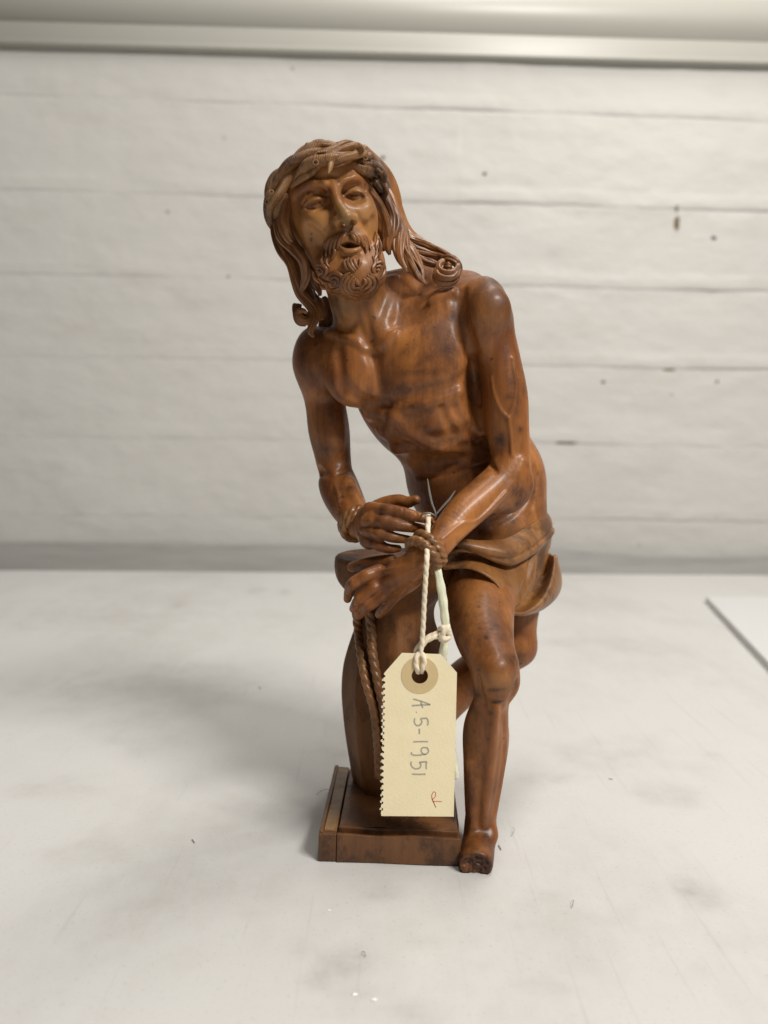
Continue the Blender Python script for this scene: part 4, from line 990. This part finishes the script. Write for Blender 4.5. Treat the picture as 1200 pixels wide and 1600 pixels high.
branch([(450, 275, 352, 14), (430, 290, 354, 17), (424, 315, 356, 17), (428, 340, 358, 15), (438, 360, 360, 10)], 7)
branch([(446, 300, 342, 10), (440, 322, 346, 13), (438, 340, 350, 11), (444, 356, 354, 7)], 8)
branch([(470, 252, 362, 12), (490, 244, 366, 12), (520, 242, 370, 14), (550, 248, 372, 14), (578, 266, 374, 13), (588, 292, 376, 12)], 9)
def thorn(rows): sweep('thorn', path_px(rows), W_CROWN, CROWN, 16, 12, None, transport=True)
thorn([(517, 256, 323, 5), (515, 264, 320, 4), (513, 271, 318, 1)])
thorn([(588, 266, 336, 5), (595, 270, 334, 3), (598, 268, 333, 1)])
thorn([(562, 236, 328, 6), (566, 231, 326, 5), (569, 234, 325, 2)])
thorn([(573, 246, 334, 6), (578, 243, 332, 5)])
thorn([(583, 280, 340, 5), (588, 284, 336, 4), (584, 288, 336, 2)])
thorn([(482, 232, 345, 5), (481, 226, 344, 4), (483, 223, 344, 1)])
branch([(496, 240, 331, 4), (516, 236, 331, 7), (540, 228, 336, 8), (558, 230, 341, 6)], 12)
# cut thorn stubs: small rings with dark hollows
for (x, y, Y, r) in ((493, 254, 321.5, 4.2), (424, 300, 338, 3.0), (417, 316, 344, 3.0), (571, 247, 330, 3.0)):
    ring = [(x + r * math.cos(a), y + r * math.sin(a) * .9, Y, 1.4) for a in np.linspace(0, 2 * math.pi, 12)]
    sweep('thorn_stub', path_px(ring), W_CROWN, CROWN, 30, 8, None, transport=True)
    sweep('thorn_hollow', path_px([(x, y, Y + 1.2, r), (x, y, Y + .2, r * .9)]), M_SPECK, CROWN, 4, 12, None, transport=True)
# ------------------------------------------------------------------ paper tag, twine
from mathutils.geometry import tessellate_polygon
TY = 311.0
def tagP(px, py, off=0):
    x = np.asarray(px, float); y = np.asarray(py, float)
    return P(px, py, TY + (y - 1150) * .006 + (x - 650) * .02 - off)
def sheet(name, outer, holes, mat, parent, off, th):
    loops_ = [outer] + holes; flat_ = [p for l in loops_ for p in l]
    tri = tessellate_polygon([[Vector((x, y, 0)) for x, y in l] for l in loops_])
    a = np.array(flat_, float); n = len(a)
    v = np.vstack([tagP(a[:, 0], a[:, 1], off + th), tagP(a[:, 0], a[:, 1], off)])
    f = [tuple(t) for t in tri] + [tuple(n + q for q in t[::-1]) for t in tri]
    s0 = 0
    for l in loops_:
        k = len(l); f += [(s0 + q, s0 + (q + 1) % k, n + s0 + (q + 1) % k, n + s0 + q) for q in range(k)]; s0 += k
    o = mesh(name, v, f, mat, parent, False)
    import bmesh
    bm = bmesh.new(); bm.from_mesh(o.data); bmesh.ops.recalc_face_normals(bm, faces=bm.faces); bm.to_mesh(o.data); bm.free()
    return o
rs = np.random.RandomState(4)
left = []; y = 1271.0
while y > 1056:
    x = 601 - (y - 1050) * .017
    left += [(x - 1.2 - rs.rand() * .9, y), (x - 1.3 - rs.rand() * .9, y - 2.8), (x - 1.0, y - 4.6), (x + 1.2, y - 5.2), (x + 1.5, y - 6.6), (x + .9, y - 8.2), (x - .9, y - 8.9)]
    y -= 9.9
hole = [(656 + 13 * math.cos(a), 1056 + 12.2 * math.sin(a)) for a in np.linspace(0, 2 * math.pi, 41)[:-1]]
TAG = sheet('paper_tag', [(628, 1020), (689, 1022), (714, 1051), (711.5, 1165), (709, 1276), (596, 1275)] + left + [(600, 1052)], [hole], M_TAG, None, 0, .45)
tag(TAG, 'cream card tag with pencilled number hanging from a string in front of the column', 'tag')
ringo = [(656 + 29 * math.cos(a), 1055 + 29 * math.sin(a)) for a in np.linspace(0, 2 * math.pi, 65)[:-1]]
holei = [(656 + 12.8 * math.cos(a), 1056 + 12.0 * math.sin(a)) for a in np.linspace(0, 2 * math.pi, 41)[:-1]]
sheet('reinforcing_ring', ringo, [holei], M_RING, TAG, .47, .16)
# torn fibres along the perforated edge
for q in range(20):
    yy = 1062 + q * 10.6; xx = 600 - (yy - 1050) * .017
    pts = [(xx, yy - 3), (xx - 1.8 - rs.rand() * 1.8, yy - 1.5 + rs.rand()), (xx - 1.6 - rs.rand() * 2.2, yy + 1.5), (xx, yy + 2.5)]
    sheet('torn_edge', pts[::-1], [], M_TORN, TAG, .08, .25)
def pen(name, pts, mat, w=1.25, n=None):
    a = np.array([(x / 5.7143 + 580, y / 5.7143 + 1010) for x, y in pts], float)
    if len(a) > 2: a = catmull(np.c_[a, np.zeros(len(a))], n or 8 * len(a))[:, :2]
    d = np.gradient(a, axis=0); d /= np.linalg.norm(d, axis=1)[:, None] + 1e-9; nn = np.c_[-d[:, 1], d[:, 0]]
    ww = w * (.8 + .3 * rs.rand(len(a)))[:, None]
    l, r = a + nn * ww, a - nn * ww
    v = np.vstack([tagP(l[:, 0], l[:, 1], .50), tagP(r[:, 0], r[:, 1], .50)]); k = len(a)
    mesh(name, v, [(i_, i_ + 1, k + i_ + 1, k + i_) for i_ in range(k - 1)], mat, TAG, False)
for pts in ([(375, 470), (452, 492), (528, 520)], [(528, 520), (445, 524), (362, 530)], [(440, 492), (452, 520), (460, 550)], [(399, 588), (407, 589)],
            [(497, 640), (508, 672), (503, 706)], [(497, 641), (440, 645)], [(440, 645), (452, 675), (435, 702), (405, 706), (386, 680), (388, 640)],
            [(430, 735), (430, 784)], [(375, 853), (440, 850), (505, 851)],
            [(500, 905), (460, 905), (446, 930), (462, 958), (492, 962), (512, 935), (498, 904)], [(486, 962), (420, 972), (368, 968), (356, 945)],
            [(496, 1030), (490, 1060), (492, 1096)], [(496, 1030), (432, 1034)], [(432, 1034), (444, 1062), (428, 1088), (390, 1092), (358, 1066), (356, 1028)],
            [(364, 1140), (425, 1143), (486, 1140)]):
    pen('pencil_stroke', pts, M_PENCIL)
pen('red_ink_stroke', [(550, 1365), (572, 1340), (574, 1308), (556, 1300), (540, 1335), (548, 1375), (562, 1405), (578, 1440), (560, 1398), (545, 1358)], M_RED, .6)
pen('red_ink_stroke', [(550, 1385), (590, 1384), (630, 1386)], M_RED, .55)
# cream string of the tag
def twine(name, rows, mat, parent, n=160, pitch=7.5, depth=.26, strands=2, flat=1.0, seg=18):
    return sweep(name, path_px(rows), mat, parent, n, seg, ropeprof(strands, pitch, depth), transport=True, flat=flat)
ty = TY - .6
twine('string', [(669, 804, 321, 4.0), (669, 815, 318.5, 4.2), (667.5, 845, 314, 4.2), (667, 872, 308, 4.2), (665, 905, 307.5, 4.1), (663, 940, 308.5, 4.0), (661, 980, 309.5, 4.0), (659, 1010, 310, 4.0), (656, 1024, 310, 4.0)], M_TWINE, TAG, 260)
twine('string_loop', [(657, 1018, 310.5, 4), (651, 1026, 309.6, 4.2), (649.5, 1036, 309.5, 4.2), (652, 1045, 310.0, 4.0), (653, 1051, 313, 3.6)], M_TWINE, TAG, 60)
twine('string_loop', [(655, 1018, 310.5, 4), (662, 1026, 309.6, 4.2), (662.5, 1036, 309.5, 4.2), (660, 1044, 310.0, 4.0), (659, 1050, 313, 3.6)], M_TWINE, TAG, 60)
twine('string_loop', [(648, 1021, 312.5, 3.6), (654, 1010, 312, 4.2), (664, 1000, 312, 4.4), (676, 992.5, 312, 4.6), (687, 989, 312, 4.6), (694, 987, 313, 4.2)], M_TWINE, TAG, 90)
twine('string_loop', [(656, 1014, 311, 3.6), (666, 1002, 310.6, 4.0), (677, 996, 310.6, 4.2), (689, 993, 311, 4.2)], M_TWINE, TAG, 90)
# the knot
for rows in ([(686, 984, 313, 4), (692, 981, 310, 4.6), (699, 984, 310, 4.6), (702, 990, 311, 4.2), (699, 995, 312, 4)],
             [(686, 996, 312, 4), (692, 989, 309.5, 4.8), (698, 981, 309.5, 4.6), (701, 978, 311, 3.4)],
             [(687, 990, 310, 4), (693, 997, 309.6, 4.6), (700, 997, 310.5, 4), (704, 993, 312, 3)],
             [(688, 999, 312, 4), (694, 1001, 310.6, 4.2), (701, 998, 312, 3.6)]):
    twine('knot_turn', rows, M_TWINE, TAG, 50)
# pale green twine: a thing of its own
def flatprof(th, s, t): return 1 + .07 * np.sin(3 * th + s * .35) + .05 * np.sin(7 * th + s * .15) + .05 * np.sin(s * .9)
GT = sweep('green_twine', path_px([(680, 872, 322, 5), (684, 888, 315, 5.2), (688, 912, 314, 6.5), (692, 938, 315, 7), (695, 962, 315.5, 6.5), (696, 985, 315.5, 5.5), (694, 1010, 316, 6.5), (691, 1040, 316.5, 6.8), (696, 1100, 318, 6.5), (704, 1160, 320, 6.5), (710, 1200, 321, 6.5), (712, 1216, 321, 5.0)]), M_GREEN, None, 200, 26, flatprof, flat=.6)
tag(GT, 'pale green flat twine hanging from the bound wrist behind the tag', 'twine')
# clear filament tied round the fingertip
FIL = sweep('filament', path_px([(668, 748, 318, .7), (671, 768, 318.5, 1.7), (675, 786, 319, 1.6), (681, 803, 319.5, 1.3), (679, 811, 321, 1.2)]), M_FIL, None, 60, 10, None, flat=.35)
tag(FIL, 'grey clear filament with two loose ends tied at the raised fingertip', 'filament')
sweep('loose_end', path_px([(711, 767, 317, .7), (702, 780, 317.6, 1.7), (692, 791, 318.4, 1.6), (682, 803, 319.4, 1.3)]), M_FIL, FIL, 40, 10, None, flat=.35)
sweep('loop', path_px([(681, 808, 322, 1.3), (676, 803.5, 319, 1.5), (668, 801.5, 318.5, 1.5), (660, 803, 320, 1.4), (657, 808, 324, 1.2)]), M_FIL, FIL, 40, 10, None)
# ------------------------------------------------------------------ lint and specks on the table
def fibre(pts, r, lab, cat='fibre', mat=None, nm='lint_fibre'):
    p = np.array([tpos(x, y) for x, y in pts]); z = np.array([.5 + .9 * math.sin(math.pi * q / (len(pts) - 1)) for q in range(len(pts))])
    p[:, 2] = z; o = sweep(nm, np.c_[p, np.full(len(p), r)], mat or M_SPECK, None, 30, 6, None, transport=True)
    tag(o, lab, cat)
fibre([(494, 1243), (503, 1239), (512, 1237), (524, 1236)], .10, 'fine dark hair lying against the left side of plinth')
fibre([(799, 1308), (804, 1301), (801, 1294)], .06, 'small curled fibre on table right of the foot')
fibre([(779, 1322), (783, 1329)], .16, 'short dark speck of lint near the foot stump')
fibre([(893, 1420), (896, 1413), (895, 1408)], .09, 'thin dark hair on table between foot and right edge')
fibre([(565, 1490), (569, 1493), (571, 1497)], .10, 'tiny dark fibre on table in front of plinth')
fibre([(300, 1313), (304, 1318)], .16, 'dark speck lying on the left part of table')
fibre([(951, 1218), (957, 1219)], .16, 'dark speck on table right of the shin')
fibre([(404, 1074), (407, 1077)], .22, 'dark crumb in the soft shadow left of column')
for (x, y, s_, lab) in ((514, 1423, .6, 'tiny white crumb on table below the plinth corner'), (553, 1554, 1.0, 'white paint flake at the front of table'), (585, 1562, 1.1, 'second white paint flake nearest the bottom edge')):
    c = tpos(x, y); n = 9; v = [(c[0], c[1], .7)] + [(c[0] + s_ * rs.uniform(.7, 1.5) * math.cos(a), c[1] + s_ * rs.uniform(.5, 1.0) * math.sin(a), .15) for a in np.arange(n) / n * 2 * math.pi]
    o = mesh('paint_flake', v, [(0, 1 + q, 1 + (q + 1) % n) for q in range(n)], M_WHITE, None, False); tag(o, lab, 'flake')

# ------------------------------------------------------------------ seat the empties at the bases of their things
def seat(e, p):
    loc = Vector([q * MM for q in p]); e.location = loc
    for ch in e.children: ch.matrix_parent_inverse = Matrix.Translation(-loc)
seat(STAT, (float(cax[0]), CY, 0.0))
seat(bpy.data.objects['cable_trunking'], (0.0, 1152.0, 735.0))
